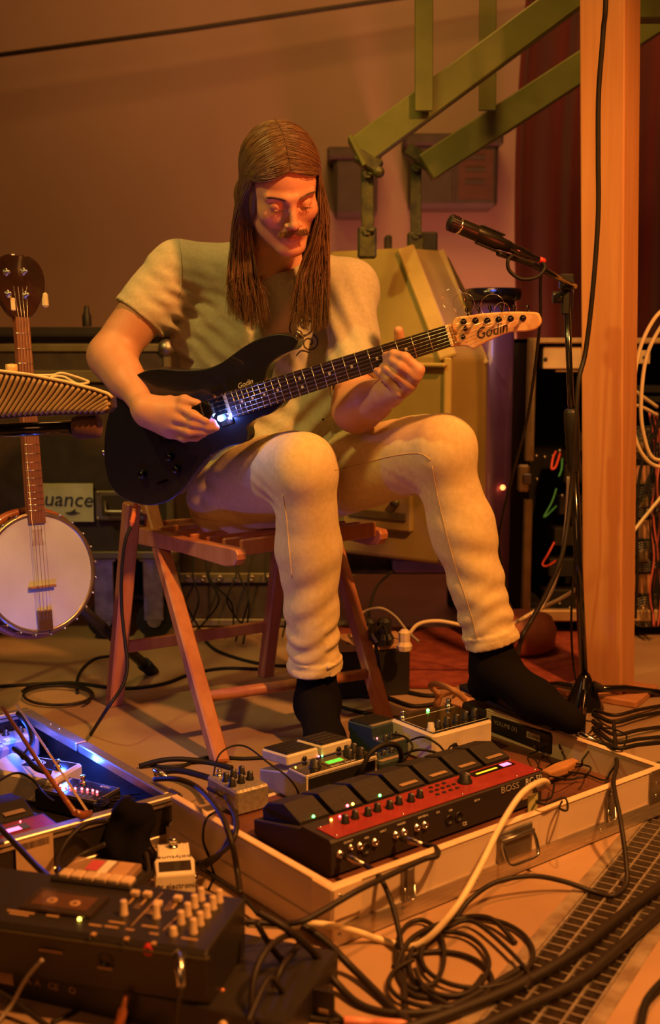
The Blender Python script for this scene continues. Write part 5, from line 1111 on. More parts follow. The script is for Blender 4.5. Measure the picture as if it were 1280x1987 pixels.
# dark teal pedal behind
m_teal = mat('dark_teal_enamel', (.035, .06, .065), .35, coat=.3)
n3 = G(752, 1446, .075); tp_ = thing('dark_teal_pedal', 'dark teal compact pedal with a black tread right of the cream delay pedal', 'effects pedal', (n3[0], n3[1], DZ), aC)
obj('chassis', MB().prism([(0, 0), (.125, 0), (.125, .034), (.050, .044), (.045, .036), (0, .036)], 0, .073, .003, 0, TTx), m_teal, tp_)
o = MB(); TTb = np.eye(4); c_, s_ = math.cos(-.08), math.sin(-.08); TTb[:3, :3] = V([[1, 0, 0], [0, c_, -s_], [0, s_, c_]]); TTb[:3, 3] = (-.001, .046, .036); o.box((0, 0, 0), (.075, .082, .024), .003, 0, TTb); pd_ = obj('switch_pad', o, m_teal, tp_)
o = MB(); o.box((.004, .018, .024), (.071, .080, .0265), .001, 0, TTb); [o.box((.008, .022 + .014 * k, .0264), (.067, .030 + .014 * k, .0276), .0004, 0, TTb) for k in range(4)]; obj('rubber_pad', o, BLK, pd_)
obj('silver_label', MB().box((.004, .003, .0238), (.071, .015, .0252), .0004, 0, TTb), mat('silver_label', (.50, .42, .32), .4, .5), pd_)
for i in range(4): knob(tp_, .012 + .0165 * i, .022, .036, .0056, .012)
led(tp_, .004, .038, .038, REDL, .0018)
obj('knob_plate', MB().box((.003, .003, .036), (.070, .012, .0368)), m_plate2, tp_)
n3 = G(738, 1490, .065); t2_ = thing('dark_teal_pedal', 'dark blue-green compact box with a bent cable in front of the teal tread pedal', 'effects pedal', (n3[0], n3[1], DZ), aC)
obj('chassis', MB().box((0, 0, 0), (.072, .052, .034), .004), m_teal, t2_); obj('name_strip', MB().box((.006, .004, .034), (.062, .014, .0346)), m_plate2, t2_)
for i in range(3): knob(t2_, .014 + .021 * i, .032, .034, .0052, .010)
# white multi-knob pedal
n4, a4_, w4_, d4_ = place((841, 1428), (957, 1397), (770, 1391), .105)
wp_ = thing('white_pedal', 'white effects pedal with a row of knobs and two metal footswitches behind the looper', 'effects pedal', at(n4, DZ), a4_); W4, D4, H4 = w4_, max(d4_, .10), .066
obj('chassis', MB().box((0, 0, 0), (W4, D4, H4), .006), mat('off_white_enamel', (.78, .68, .55), .4), wp_)
obj('face_plate', MB().box((.005, .005, H4), (W4 - .005, D4 - .005, H4 + .001), .0004), BLKG, wp_)
o = MB(); [o.box(lo, hi) for lo, hi in (((.008, .012, H4 + .001), (W4 - .008, .0132, H4 + .0014)), ((.008, D4 - .028, H4 + .001), (W4 - .008, D4 - .0268, H4 + .0014)), ((.008, .012, H4 + .001), (.0092, D4 - .027, H4 + .0014)))]; obj('printed_line', o, PRT, wp_)
knob(wp_, .014, .024, H4 + .001, .0082, .016, CREAM)
for i in range(5): knob(wp_, .034 + i * (W4 - .042) / 4.4, .026 + .003 * i, H4 + .001, .0078, .017)
fsw(wp_, .022, D4 - .016, H4 + .001, .95); fsw(wp_, W4 - .014, D4 - .014, H4 + .001, .95); led(wp_, W4 * .55, D4 - .016, H4 + .003, GRN, .0036)
o = MB(); o.box((.052, -.004, .028), (.062, 0, .038), .001); o.cyl((.057, -.003, .033), (.057, -.018, .030), .0045, n=10); obj('power_plug', o, BLK, wp_)
# silver small pedal
n5, a5_, w5_, d5_ = place((458, 1537), (519, 1524), (400, 1502), .088)
sp5 = thing('silver_pedal', 'bare silver-grey pedal with six black knobs at the left end of the pale case', 'effects pedal', at(n5, DZ), a5_ + math.radians(6)); W5, D5, H5 = .072, .105, .047
m_sil = mat('grey_hammertone', (.42, .38, .30), .4, .5, bump=.15, scale=120, kind='voronoi')
obj('chassis', MB().box((0, 0, 0), (W5, D5, H5), .004), m_sil, sp5)
for (x, y) in ((.010, .030), (.032, .034), (.054, .038), (.014, .058), (.034, .064), (.056, .070)): knob(sp5, x, y, H5, .0068, .016)
fsw(sp5, .018, .088, H5, .8)
obj('side_socket', MB().lathe((0, .07, .024), (-1, 0, 0), [(.008, 0), (.008, .003), (.005, .0035), (.0045, 0)], 14), CHR, sp5)
# volume pedal
nv = G(1068, 1452, .06); fv = G(893, 1388, .06); dv_ = fv - nv; av = math.atan2(dv_[1], dv_[0]); lv = float(np.linalg.norm(dv_))
vp = thing('volume_pedal', 'black volume pedal with a tilted treadle under the raised foot', 'effects pedal', (nv[0], nv[1], .043), av)
m_vp = mat('volume_black', (.014, .012, .012), .42, bump=.15, scale=300)
obj('chassis', MB().box((0, -.098, 0), (lv, 0, .048), .005), m_vp, vp)
o = MB(); o.prism([(.004, .050), (lv * .5, .056), (lv + .01, .072), (lv + .012, .084), (lv * .5, .068), (.0, .062)], -.094, -.004, .003, 0, V([[1, 0, 0, 0], [0, 0, -1, 0], [0, 1, 0, 0], [0, 0, 0, 1]]) @ np.eye(4)); 
vt = MB(); TTv = np.eye(4); TTv[:3, 1] = (0, 0, 1); TTv[:3, 2] = (0, -1, 0); vt.prism([(.004, .050), (lv * .5, .056), (lv + .01, .072), (lv + .012, .084), (lv * .5, .068), (.0, .062)], .004, .094, .003, 0, TTv); obj('treadle', vt, m_vp, vp)
text('VOLUME (X)', .0125, vp, (lv * .48, .0007, .030), (-1, 0, 0), (0, 0, 1), mat('dim_print', (.40, .32, .26), .5), 'lettering', align='CENTER')
obj('badge', MB().box((.030, .0, .022), (.068, .0012, .036), .0004), mat('dim_print', (.40, .32, .26), .5), vp); text('Dunlop', .010, vp, (.049, .0014, .029), (-1, 0, 0), (0, 0, 1), BLK, 'logo', .3)
obj('heel_plate', MB().box((-.006, -.07, .010), (.0, -.01, .040), .002), CHR, vp)
for y in (-.03, -.07): jack(vp, -.004, y, .024, (-1, 0, 0))
# wooden mallet-like tan piece & small card in the case
a = G(1088, 1492, .06); tag(obj('wooden_wedge', MB().prism([(-.012, -.05), (.008, -.055), (.016, 0), (.012, .045), (-.004, .05), (-.014, .0)], -.008, .010, .004, 0, np.block([[V([[math.cos(-.75), -math.sin(-.75), 0], [math.sin(-.75), math.cos(-.75), 0], [0, 0, 1]]), a[:, None]], [np.zeros((1, 3)), np.ones((1, 1))]])), mat('orange_wood', (.50, .24, .10), .45)), 'smooth orange wooden piece lying in the pale case beside the looper end', 'wood piece')

# ================================================================ LEFT CASE
HL_C = .088; n6 = G(345, 1540, HL_C)
lc = thing('pedalboard_case', 'black and aluminium flight case at left lit blue inside, a bow lying across it', 'flight case', (n6[0], n6[1], 0), aC)
LWc, LDc = .62, .64
m_lam = mat('black_laminate', (.02, .015, .013), .4, bump=.1, scale=200)
obj('side_board', MB().box((-LWc, 0, .0), (0, .010, HL_C - .006), 0), m_lam, lc); obj('side_board', MB().box((-LWc, LDc - .01, .0), (0, LDc, HL_C - .006), 0), m_lam, lc)
obj('side_board', MB().box((-.010, .0, .0), (0, LDc, HL_C - .006), 0), m_lam, lc); obj('side_board', MB().box((-LWc, .0, .0), (-LWc + .01, LDc, HL_C - .006), 0), m_lam, lc)
obj('deck', MB().box((-LWc + .01, .01, .008), (-.01, LDc - .01, .018)), m_lam, lc)
for y0, y1 in ((-.004, .016), (LDc - .016, LDc + .004)):
    obj('rim_rail', MB().box((-LWc, y0, HL_C - .018), (.004, y1, HL_C), .002), m_tan_, lc); obj('foot_rail', MB().box((-LWc, y0, .0), (.004, y1, .020), .002), m_tan_, lc)
    obj('rim_groove', MB().box((-LWc, y0 - .0008, HL_C - .010), (.004, y0 + .001, HL_C - .0075)), m_lam, lc)
obj('rim_rail', MB().box((-.020, .016, HL_C - .018), (.004, LDc * .55, HL_C), .002), m_tan_, lc); obj('rim_rail', MB().box((-.022, LDc * .56, HL_C - .018), (.004, LDc - .016, HL_C + .001), .002), m_tan_, lc); obj('foot_rail', MB().box((-.004, .016, .0), (.004, LDc - .016, .02), .002), m_tan_, lc)
obj('corner_guard', MB().box((-.006, -.007, .0), (.007, .03, HL_C + .001), .003), STL, lc)
for y in (.5, .46): obj('rivet', MB().sph((-.008, LDc - .64 + y, HL_C + .001), .003, 8), CHR, lc)
def LLoc(px, py, h): q = np.linalg.inv(wmat(lc)) @ V([*G(px, py, h), 1]); return q[:3]
q = LLoc(110, 1612, .08)
xb = (PL(62, 1660, n6, nrm(V([math.sin(aC), -math.cos(aC), 0]))) - n6) @ V([math.cos(aC), math.sin(aC), 0])
lb = obj('barcode_label', MB().box((xb - .030, -.0056, .008), (xb + .036, -.0044, HL_C - .006)), mat('label_paper', (.55, .38, .24), .7), lc)
bb = MB(); rr = random.Random(5); xx = xb - .024
while xx < xb + .028: w_ = rr.choice((.0008, .0012, .0018)); bb.box((xx, -.0060, HL_C - .022), (xx + w_, -.0056, HL_C - .010)); xx += w_ + rr.choice((.0007, .0011))
bo_ = obj('bars', bb, m_ink, lb); bo_['kind'] = 'stuff'
text('227', .010, lb, (xb - .008, -.0062, .015), (1, 0, 0), (0, 0, 1), m_ink, 'lettering')
lamp('POINT', 'blue_case_light', G(118, 1428, .112), None, (.03, .10, 1), 1.5, .010)
lamp('POINT', 'blue_case_light_near', G(160, 1478, .07), None, (.03, .10, 1), .35, .010)
lamp('POINT', 'blue_case_light_far', G(25, 1410, .098), None, (.03, .11, 1), .6, .012)
DL = .019
# second looper in the left case (red panel edge, rubber pedals)
n7 = LLoc(118, 1606, .07); lp2 = thing('looper_pedal', 'second red and black loop station inside the blue-lit case at lower left', 'effects pedal', (*G(118, 1606, .07)[:2], DL), aC + math.radians(0))
TL2 = np.eye(4); TL2[:3, 0] = (0, 1, 0); TL2[:3, 1] = (0, 0, 1); TL2[:3, 2] = (-1, 0, 0)
obj('chassis', MB().prism([(0, 0), (.20, 0), (.20, .03), (.078, .050), (.07, .055), (0, .055)], 0, .40, .002, 0, TL2), m_lb, lp2)
obj('top_panel', MB().box((-.398, .003, .055), (-.004, .062, .0565), .0005), m_red, lp2)
dq = obj('display_window', MB().box((-.16, .020, .0565), (-.045, .045, .0575)), BLKG, lp2); obj('yellow_display', MB().box((-.150, .030, .0575), (-.098, .037, .0579)), mat('yellow_display', (1, .6, .05), .4, emis=1.6, ecol=(1, .45, .02)), dq); obj('pink_display', MB().box((-.088, .022, .0575), (-.060, .036, .0579)), PNK, dq)
led(lp2, -.05, .052, .058, REDL, .0016)
for i in range(5):
    x0 = -.010 - i * .076; pz = MB(); pz.prism([(.080, .045), (.195, .026), (.197, .046), (.180, .060), (.125, .068), (.095, .058), (.082, .052)], -(x0), -(x0) + .066, .002, 0, TL2); pd_ = obj('foot_pedal', pz, m_ped, lp2)
    o = MB(); o.prism([(x0 - .052, .088), (x0 - .014, .088), (x0 - .014, .106), (x0 - .040, .112), (x0 - .052, .106)], .0575, .0600, .0005); obj('pedal_label', o, m_plate2, pd_)
# graphic equaliser pedal
n8, a8_, w8_, d8_ = place((184, 1556), (236, 1528), (108, 1508), .06)
eq = thing('equaliser_pedal', 'small black graphic equaliser pedal with a curve of red lights in the left case', 'effects pedal', at(n8, DL), a8_); W8, D8 = w8_, d8_
obj('chassis', MB().box((0, 0, 0), (W8, D8, .040), .004), BLK, eq); obj('face_border', MB().box((.003, .003, .040), (W8 - .003, D8 - .003, .0406)), mat('thin_print', (.40, .30, .22), .5), eq); obj('face_plate', MB().box((.0045, .0045, .0404), (W8 - .0045, D8 - .0045, .0410)), BLKG, eq)
sl = [(.60, .16), (.63, .24), (.61, .32), (.58, .40), (.50, .48), (.50, .56), (.52, .64), (.5, .72), (.52, .80), (.66, .90)]
for k, (u, v) in enumerate(sl):
    x = W8 * u * .75; y = D8 * v; o = MB(); o.box((W8 * .10, y - .0008, .0410), (W8 * .62, y + .0008, .0413)); so = obj('slider_slot', o, mat('slot_print', (.12, .10, .09), .6), eq); led(so, x, y, .0435, REDL, .0024)
fsw(eq, W8 * .82, D8 * .55, .041, .9)
text('MXR', .011, eq, (W8 * .84, D8 * .20, .0412), (0, 1, 0), (-1, 0, 0), PRT, 'logo'); text('EQ', .013, eq, (W8 * .84, D8 * .82, .0412), (0, 1, 0), (-1, 0, 0), PRT, 'lettering')
for y in (.03, .06): jack(eq, W8, y, .02, (1, 0, 0), m_=CHR)
# cream pedal
n9, a9_, w9_, d9_ = place((102, 1511), (161, 1477), (17, 1458), .075)
cr = thing('cream_pedal', 'cream effects pedal with a black scribbled label panel in the left case', 'effects pedal', at(n9, DL), a9_); W9, D9 = w9_, d9_
obj('chassis', MB().box((0, 0, 0), (W9, D9, .052), .005), CREAM, cr)
obj('label_panel', MB().box((W9 * .45, .008, .052), (W9 - .008, D9 * .62, .0526), .0002), BLKG, cr); obj('yellow_panel', MB().prism([(.008, D9 * .30), (W9 * .40, D9 * .30), (W9 * .40, D9 - .02), (W9 * .3, D9 - .008), (.02, D9 - .008), (.008, D9 - .02)], .052, .0530, .0002), mat('yellow_cream', (.72, .58, .26), .4), cr)
obj('scribble', MB().tube(spline([(W9 * .62, D9 * .40, .053), (W9 * .75, D9 * .44, .053), (W9 * .68, D9 * .52, .053), (W9 * .58, D9 * .44, .053), (W9 * .72, D9 * .40, .053), (W9 * .80, D9 * .50, .053), (W9 * .64, D9 * .56, .053)], 6), .0008, 4), PRT, cr)
fsw(cr, W9 * .66, D9 * .2, .052, .9); led(cr, W9 * .35, D9 * .22, .055, REDL, .0022)
# blue-lit pedals far in the case
for (px, py, w_, d_, lab) in ((78, 1440, .11, .07, 'grey pedal lit blue at the far end of the left case'), (20, 1462, .07, .09, 'small pedal half in blue light at the left edge of the case')):
    q = G(px, py, .05); b_ = thing('blue_lit_pedal', lab, 'effects pedal', (q[0], q[1], DL), aC); obj('chassis', MB().box((-w_, 0, 0), (0, d_, .045), .004), mat('grey_blue_enamel', (.35, .35, .42), .4), b_)
    for i in range(3): knob(b_, -w_ * (.2 + .3 * i), d_ * .7, .045, .007, .012); obj('label_strip', MB().box((-w_ * (.35 + .3 * i), .008, .045), (-w_ * (.15 + .3 * i), .03, .0456)), PRT, b_)
fsw(b_, -.02, .02, .045)
# bow lying across the case
b0, b1 = G(18, 1392, .165), G(146, 1578, .108); h0, h1 = G(44, 1384, .150), G(172, 1578, .094)
bw = thing('bow', 'reddish violin bow lying aslant across the blue-lit case', 'bow', b1)
m_bow = mat('pernambuco', (.30, .09, .035), .3, coat=.6)
b2 = b0 + (b0 - b1) * .12
obj('stick', MB().tube([b1, lr(b1, b0, .5) + V([0, 0, -.004]), b2], [.0048, .0042, .0038], 10), m_bow, bw, True)
hm = MB()
for k in range(14): off = V([(k - 7) * .00035, 0, 0]); hm.tube([h1 + off, h0 + (h0 - h1) * .12 + off], .0004, 3)
ho_ = obj('bow_hair', hm, mat('bow_hair', (.60, .42, .28), .5), bw, True); ho_['kind'] = 'stuff'
o = MB(); o.tube([b1 + V([-.004, .006, 0]), lr(b1, h1, .5) + V([0, 0, -.004]), h1 + V([.003, 0, 0])], [.0055, .008, .006], 8); obj('tip_block', o, m_bow, bw, True)
obj('tip_plate', MB().tube([h1 + V([.003, .004, .004]), h1 + V([.004, -.002, -.012])], .0022, 6), mat('bone', (.85, .75, .5), .4), bw, True)
# ================================================================ FOREGROUND: FOUR-TRACK RECORDER, TUNER, TAPE, POUCH
hr = .128; Nr = G(402, 1846, hr); Nl = G(0, 1790, hr); dx_ = nrm(Nr - Nl); ar = math.atan2(dx_[1], dx_[0])
rc = thing('cassette_recorder', 'black four-track cassette recorder with pale knobs in the left foreground', 'recorder', (Nr[0], Nr[1], 0), ar)
Ri = np.linalg.inv(wmat(rc))
def RLc(px, py, h=hr): return (Ri @ V([*G(px, py, h), 1]))[:3]
dr_ = RLc(485, 1745)[1]; RW = .39; zb_ = .050
m_rec = mat('recorder_black', (.020, .016, .014), .42, bump=.1, scale=300); m_tcap = mat('tan_knob', (.62, .46, .30), .5); m_cpr = mat('copper_print', (.45, .27, .13), .5)
TTx2 = np.eye(4); TTx2[:3, 0] = (0, 1, 0); TTx2[:3, 1] = (0, 0, 1); TTx2[:3, 2] = (-1, 0, 0)
obj('chassis', MB().prism([(.010, zb_), (dr_, zb_), (dr_ + .004, hr - .004), (dr_, hr), (.004, hr), (-.002, hr - .006)], 0, RW, .003, 0, TTx2), m_rec, rc)
kx = [(240, 1764, 1), (303, 1770, 1), (351, 1782, .9), (364, 1766, .9), (377, 1750, .9), (390, 1736, .9), (375, 1800, 1), (388, 1784, .9), (401, 1769, .9), (413, 1753, .9), (425, 1740, .9), (336, 1804, .55)]
for (x, y, s_) in kx:
    q = RLc(x, y + 10, hr); o = MB(); o.lathe((q[0], q[1], hr), (0, 0, 1), [(.0062, 0), (.0060, .002), (.0052, .003), (.0048, .0185 * s_), (.0040, .020 * s_), (0, .020 * s_)], 12); obj('knob', o, m_tcap, rc)
for (x, y) in ((262, 1740), (286, 1742), (306, 1760), (345, 1750)):
    q = RLc(x, y, hr); obj('fader_slot', MB().box((q[0] - .0015, q[1] - .022, hr), (q[0] + .0015, q[1] + .016, hr + .0005)), m_cpr, rc); obj('fader_cap', MB().box((q[0] - .006, q[1] - .005, hr + .001), (q[0] + .006, q[1] + .005, hr + .009), .0015), m_tcap, rc)
qa, qb = RLc(128, 1706), RLc(246, 1722)
obj('key_housing', MB().box((qa[0] - .02, qa[1] - .012, hr - .01), (qb[0] + .012, qa[1] + .024, hr + .006), .003), m_rec, rc)
for i in range(6):
    x = qa[0] + (qb[0] - qa[0]) * i / 5; obj('transport_key', MB().box((x - .0085, qa[1] - .008, hr + .004), (x + .0085, qa[1] + .012, hr + .012), .002), m_tcap, rc)
qa, qb = RLc(34, 1766), RLc(232, 1726)
lid = obj('cassette_door', MB().box((qa[0], qa[1], hr), (qb[0], qa[1] + .062, hr + .005), .002), mat('door_plastic', (.03, .02, .016), .18, coat=.6), rc)
obj('door_window', MB().box((qa[0] + .012, qa[1] + .012, hr + .005), (qb[0] - .012, qa[1] + .050, hr + .0056)), mat('smoked_window', (.10, .045, .03), .12, coat=.6), lid)
for u in (.34, .66): x = qa[0] + (qb[0] - qa[0]) * u; obj('reel_hub', MB().lathe((x, qa[1] + .028, hr + .0056), (0, 0, 1), [(.008, 0), (.008, .0006), (.004, .0007), (.0035, .0002)], 14), m_cpr, lid)
for (x0, y0, x1, y1) in ((14, 1766, 70, 1770), (18, 1772, 58, 1775), (90, 1776, 115, 1778), (173, 1794, 198, 1796), (203, 1797, 230, 1800), (244, 1803, 260, 1805), (211, 1788, 243, 1792), (275, 1796, 306, 1801), (290, 1811, 308, 1813), (352, 1820, 382, 1826)):
    a, b = RLc(x0, y0), RLc(x1, y1); obj('printed_strip', MB().box((min(a[0], b[0]), a[1] - .0018, hr), (max(a[0], b[0]), a[1] + .0018, hr + .0004)), m_cpr, rc)
for (a, b) in (((254, 1798), (315, 1732)), ((316, 1806), (345, 1778))): p, q = RLc(*a), RLc(*b); obj('divider_line', MB().tube([(p[0], p[1], hr + .0003), (q[0], q[1], hr + .0003)], .0008, 4), m_cpr, rc)
for (x, y) in ((268, 1758), (290, 1768), (325, 1762), (334, 1752)):
    q = RLc(x, y)
    for k in range(3): obj('scale_tick', MB().box((q[0] - .005, q[1] - .006 + .005 * k, hr), (q[0] + .005, q[1] - .005 + .005 * k, hr + .0003)), m_cpr, rc)
q = RLc(154, 1785); led(rc, q[0], q[1], hr + .001, YELL, .0026)
pn2 = (V([Nr[0], Nr[1], 0]), V([dx_[1], -dx_[0], 0]))
def RF(px, py): q = (Ri @ V([*PL(px, py, *pn2), 1]))[:3]; return q
for (x, y, m_, r) in ((172, 1826, BLK, .006), (236, 1836, BLK, .006), (288, 1844, mat('red_socket', (.55, .03, .03), .4), .007), (343, 1849, CHR, .0045)):
    q = RF(x, y); jack(rc, q[0], .0025, q[2], r=r, m_=m_)
q = RF(203, 1864); o = MB(); o.lathe((q[0], .004, q[2]), (0, -1, 0), [(.011, 0), (.011, .003), (.008, .0035), (.008, .001), (0, .001)], 18); obj('power_socket', o, BLK, rc); 
for (x, y, w_) in ((203, 1879, .02), (98, 1846, .034), (180, 1815, .006), (244, 1824, .006), (297, 1833, .006)): q = RF(x, y); obj('printed_strip', MB().box((q[0] - w_ / 2, -.0005, q[2] - .0012), (q[0] + w_ / 2, .006, q[2] + .0012)), m_cpr, rc)
obj('front_step', MB().box((-RW, -.004, hr - .012), (.002, .004, hr - .008), .001), mat('olive_edge', (.06, .05, .025), .4), rc)
q = RF(60, 1900)
ru = thing('rack_unit', 'black rack unit lying on the floor beneath the four-track recorder', 'rack unit', (Nr[0], Nr[1], 0), ar - .10)
obj('chassis', MB().box((-.42, .004, .0), (.105, dr_ + .05, .048), .003), m_rec, ru)
obj('rack_ear', MB().box((.105, .10, .004), (.135, .104, .044), .001), m_rec, ru); obj('ear_slot', MB().box((.113, .0985, .012), (.127, .1, .018), .001), m_cpr, ru)
for i, (x, s_) in enumerate(((-.275, '∆'), (-.26, '∆'), (-.235, 'CE'), (-.205, '⊗'))): text({'∆': 'A', '⊗': 'O'}.get(s_, s_), .014, ru, (x, .0034, .030), (1, 0, 0), (0, 0, 1), m_cpr, 'lettering')
obj('rating_plate', MB().box((-.34, .0032, .018), (-.30, .0042, .040)), m_cpr, ru)
obj('panel_button', MB().cyl((.02, .006, .030), (.02, -.004, .030), .006, n=12), m_tcap, ru)
# tuner pedal
npp, ap_, wp2, dp2 = place((300, 1699), (381, 1693), (290, 1638), .060)
tu = thing('tuner_pedal', 'small white tuner pedal with a dark window between the cases and the recorder', 'effects pedal', (npp[0], npp[1], .004), ap_)
m_tw = mat('tuner_white', (.82, .76, .58), .35)
WT, DT, HT = wp2, dp2, .056
obj('chassis', MB().prism([(.002, 0), (WT - .002, 0), (WT, DT * .45), (WT - .006, DT * .6), (WT - .006, DT), (.006, DT), (.006, DT * .6), (0, DT * .45)], 0, HT, .004), m_tw, tu)
obj('display_window', MB().box((.007, .010, HT), (WT - .007, .046, HT + .001), .0004), mat('tuner_window', (.035, .022, .015), .12, coat=.7), tu)
fsw(tu, WT * .5, DT - .020, HT, 1.05)
text('polytune', .016, tu, (WT * .5, .062, HT + .0004), (-1, 0, 0), (0, -1, 0), m_ink, 'lettering'); text('tc electronic', .009, tu, (WT * .5, DT - .006, HT + .0004), (-1, 0, 0), (0, -1, 0), m_ink, 'lettering')
text('tc electronic', .0125, tu, (WT * .55, -.0006, .036), (1, 0, 0), (0, 0, 1), m_ink, 'lettering')
o = MB(); o.lathe((.006, -.0004, .036), (0, -1, 0), [(.0035, 0), (.0035, .0004), (.0022, .0005)], 12); obj('emblem', o, m_ink, tu)
jack(tu, WT, .05, .024, (1, 0, 0)); jack(tu, 0, .06, .024, (-1, 0, 0))
# cassette in a clear box
cq = G(190, 1697, .135); cs = thing('cassette_box', 'clear cassette box with pink and white paper behind the recorder keys', 'cassette', (cq[0], cq[1] + .012, .125), math.radians(-14))
obj('shell', MB().box((-.052, -.030, 0), (.052, .034, .012), .002), mat('clear_amber_plastic', (.42, .26, .16), .15, coat=.5, alpha=.75), cs)
obj('paper_strip', MB().box((.000, -.025, .0122), (.014, .030, .0128)), PRT, cs); obj('paper_strip', MB().box((-.022, -.005, .0122), (-.002, .026, .0128)), mat('pink_paper', (.55, .08, .12), .6), cs)
obj('paper_strip', MB().box((.020, -.025, .0122), (.044, .030, .0128)), mat('tan_paper', (.50, .30, .16), .6), cs)
# keep the box supported: a small black gear case behind the recorder
gb = G(150, 1722, 0); tag(obj('gear_case', MB().box((-.055, -.02, 0), (.055, .05, .1235), .006, 0, np.array(Matrix.Translation([float(cq[0]), float(cq[1]) + .01, 0]) @ Matrix.Rotation(math.radians(-14), 4, 'Z'))), m_rec), 'black equipment box under the clear cassette box', 'box')
# black pouch slumped on the left case rim
pcn = P(248, 1640, 1.93)
pv = [cone(P(245, 1580, 1.965), P(270, 1585, 1.96), .020, .020, .02), cone(P(228, 1600, 1.96), P(225, 1665, 1.93), .022, .026, .03), cone(P(262, 1598, 1.95), P(268, 1665, 1.92), .026, .028, .03), cone(P(225, 1680, 1.93), P(275, 1680, 1.91), .026, .024, .03)]
def dp_(p): return .0045 * np.sin(p[:, 0] * 120 + 3 * np.sin(p[:, 2] * 40)) * np.cos(p[:, 2] * 60) + .003 * np.sin(p[:, 2] * 95 + p[:, 0] * 50)
vs, fs = sdf_custom(pv, .004, dp_, lambda p, d: d)
pou = tag(net_mesh('pouch', vs, fs, mat('black_velvet', (.004, .003, .004), .95, spec=.15)), 'black velvet pouch slumped over the rim of the blue-lit case', 'pouch')

# ================================================================ CABLES
def fc(label, pts, r=.0035, m=None, name='cable', **k):
    return cable(label, [G(p[0], p[1], (p[2] if len(p) > 2 else 0) + r) for p in pts], r, m, name, 'cable', **k)
def plug2(px, dirpts, label, r=.0055):   # jack plug sitting in a socket
    a, b = dirpts; o = MB(); d = nrm(V(b) - V(a)); L_ = np.linalg.norm(V(b) - V(a)); o.lathe(a, d, [(.003, -.004), (.003, .0), (r, .001), (r, L_ * .55), (r * .8, L_ * .6), (r * .62, L_), (0, L_)], 12); return tag(obj('jack_plug', o, CHR), label, 'plug')
j1 = V(P(672, 1661, 1.875)); 
ja = G(668, 1661, .080); jb = G(708, 1678, .082); plug2(0, (ja, jb), 'metal jack plug in the leftmost socket of the red looper', .006)
fc('black cable running from the leftmost looper plug straight down to the floor', [(708, 1678, .078), (735, 1700, .085), (757, 1745, .060), (772, 1800, .03), (781, 1860), (785, 1930), (790, 2010)], .0046, BRUB)
ja = G(778, 1626, .078); jb = G(822, 1639, .084); plug2(0, (ja, jb), 'metal jack plug in the third socket of the red looper', .006)
fc('black cable looping from the third looper plug back over the case corner', [(822, 1639, .082), (845, 1645, .09), (848, 1660, .100), (820, 1668, .100), (760, 1696, .100), (690, 1730, .102), (625, 1768, .09), (585, 1788, .085), (540, 1793, .08), (470, 1789, .09), (425, 1806, .10), (390, 1855, .06), (370, 1925, .02), (376, 2010)], .0046, BRUB)
fc('thick cream cable arching from the looper over the case and down to the floor', [(1045, 1530, .085), (1062, 1521, .110), (1050, 1516, .135), (1012, 1540, .150), (972, 1600, .12), (932, 1680, .09), (892, 1750, .06), (850, 1802, .03), (820, 1828, .01), (790, 1837), (740, 1824), (680, 1805, .02), (620, 1793, .05), (560, 1797, .04), (480, 1793, .06)], .0052, m_cw, 'cream_cable', n=10)
fc('black cable hanging over the case near the right latch and sweeping across the grate', [(1190, 1400, .06), (1196, 1480, .08), (1190, 1520, .105), (1203, 1590, .08), (1214, 1670, .03), (1214, 1716, .005), (1188, 1738), (1150, 1730), (1092, 1710, .015), (1030, 1700, .03), (962, 1712, .03), (912, 1745, .02), (884, 1782)], .0042, BRUB, n=8)
# coils on the floor
def coil(label, cx, cy, rx, ry, n_, a0, tail=None, jit=2, h=.0):
    rq = random.Random(int(cx * 7 + cy)); pts = []
    for k in range(int(n_ * 12) + 1):
        a = a0 + k * math.pi / 6; t = k / 12; pts.append((cx + rx * (1 + .05 * math.sin(t * 3)) * math.cos(a) + rq.uniform(-jit, jit) * .5 + 5 * t, cy + ry * (1 + .05 * math.cos(t * 2)) * math.sin(a) + 4 * t, h + .007 * t))
    fc(label, pts + (tail or []), .0037, BRUB)
coil('black coil of cable on the floor, large loop nearest the grate', 918, 1848, 108, 66, 1.35, 2.6, [(1020, 1880, .01), (1018, 1920, .01)])
coil('black coil of cable on the floor, smaller loop left of the large one', 868, 1868, 74, 62, 1.45, .4)
coil('black coil of cable on the floor, low flat loop under the cream cable', 850, 1900, 98, 52, 1.1, 3.6)
coil('black coil of cable at the bottom centre of the floor', 812, 1850, 44, 66, 1.15, 1.0, [(900, 1960), (960, 1930)])
fc('black cable running from the coil along the case foot', [(1000, 1830), (950, 1782, .01), (880, 1785), (800, 1820, .01), (770, 1880), (800, 1930), (870, 1935)], .0042, BRUB)
fc('very thick black cable crossing the grate diagonally, upper of the pair', [(780, 2000, .0), (880, 1965, .0), (1000, 1915), (1110, 1852, .004), (1200, 1780, .004), (1320, 1690, .004)], .0085, BRUB, 'thick_cable', n=10)
fc('very thick black cable crossing the grate diagonally, lower of the pair', [(900, 2010), (1000, 1962), (1120, 1905), (1205, 1835, .004), (1320, 1735, .004)], .0085, BRUB, 'thick_cable', n=10)
fc('black cable at the lower right corner beyond the grate', [(1290, 1900, .01), (1255, 1940, .01), (1240, 2000, .01)], .006, RUB)
fc('black cable falling from the rack unit to the bottom edge, left of the pair', [(497, 1790, .11), (535, 1850, .06), (590, 1905, .01), (640, 1960), (700, 2010)], .0048, BRUB)
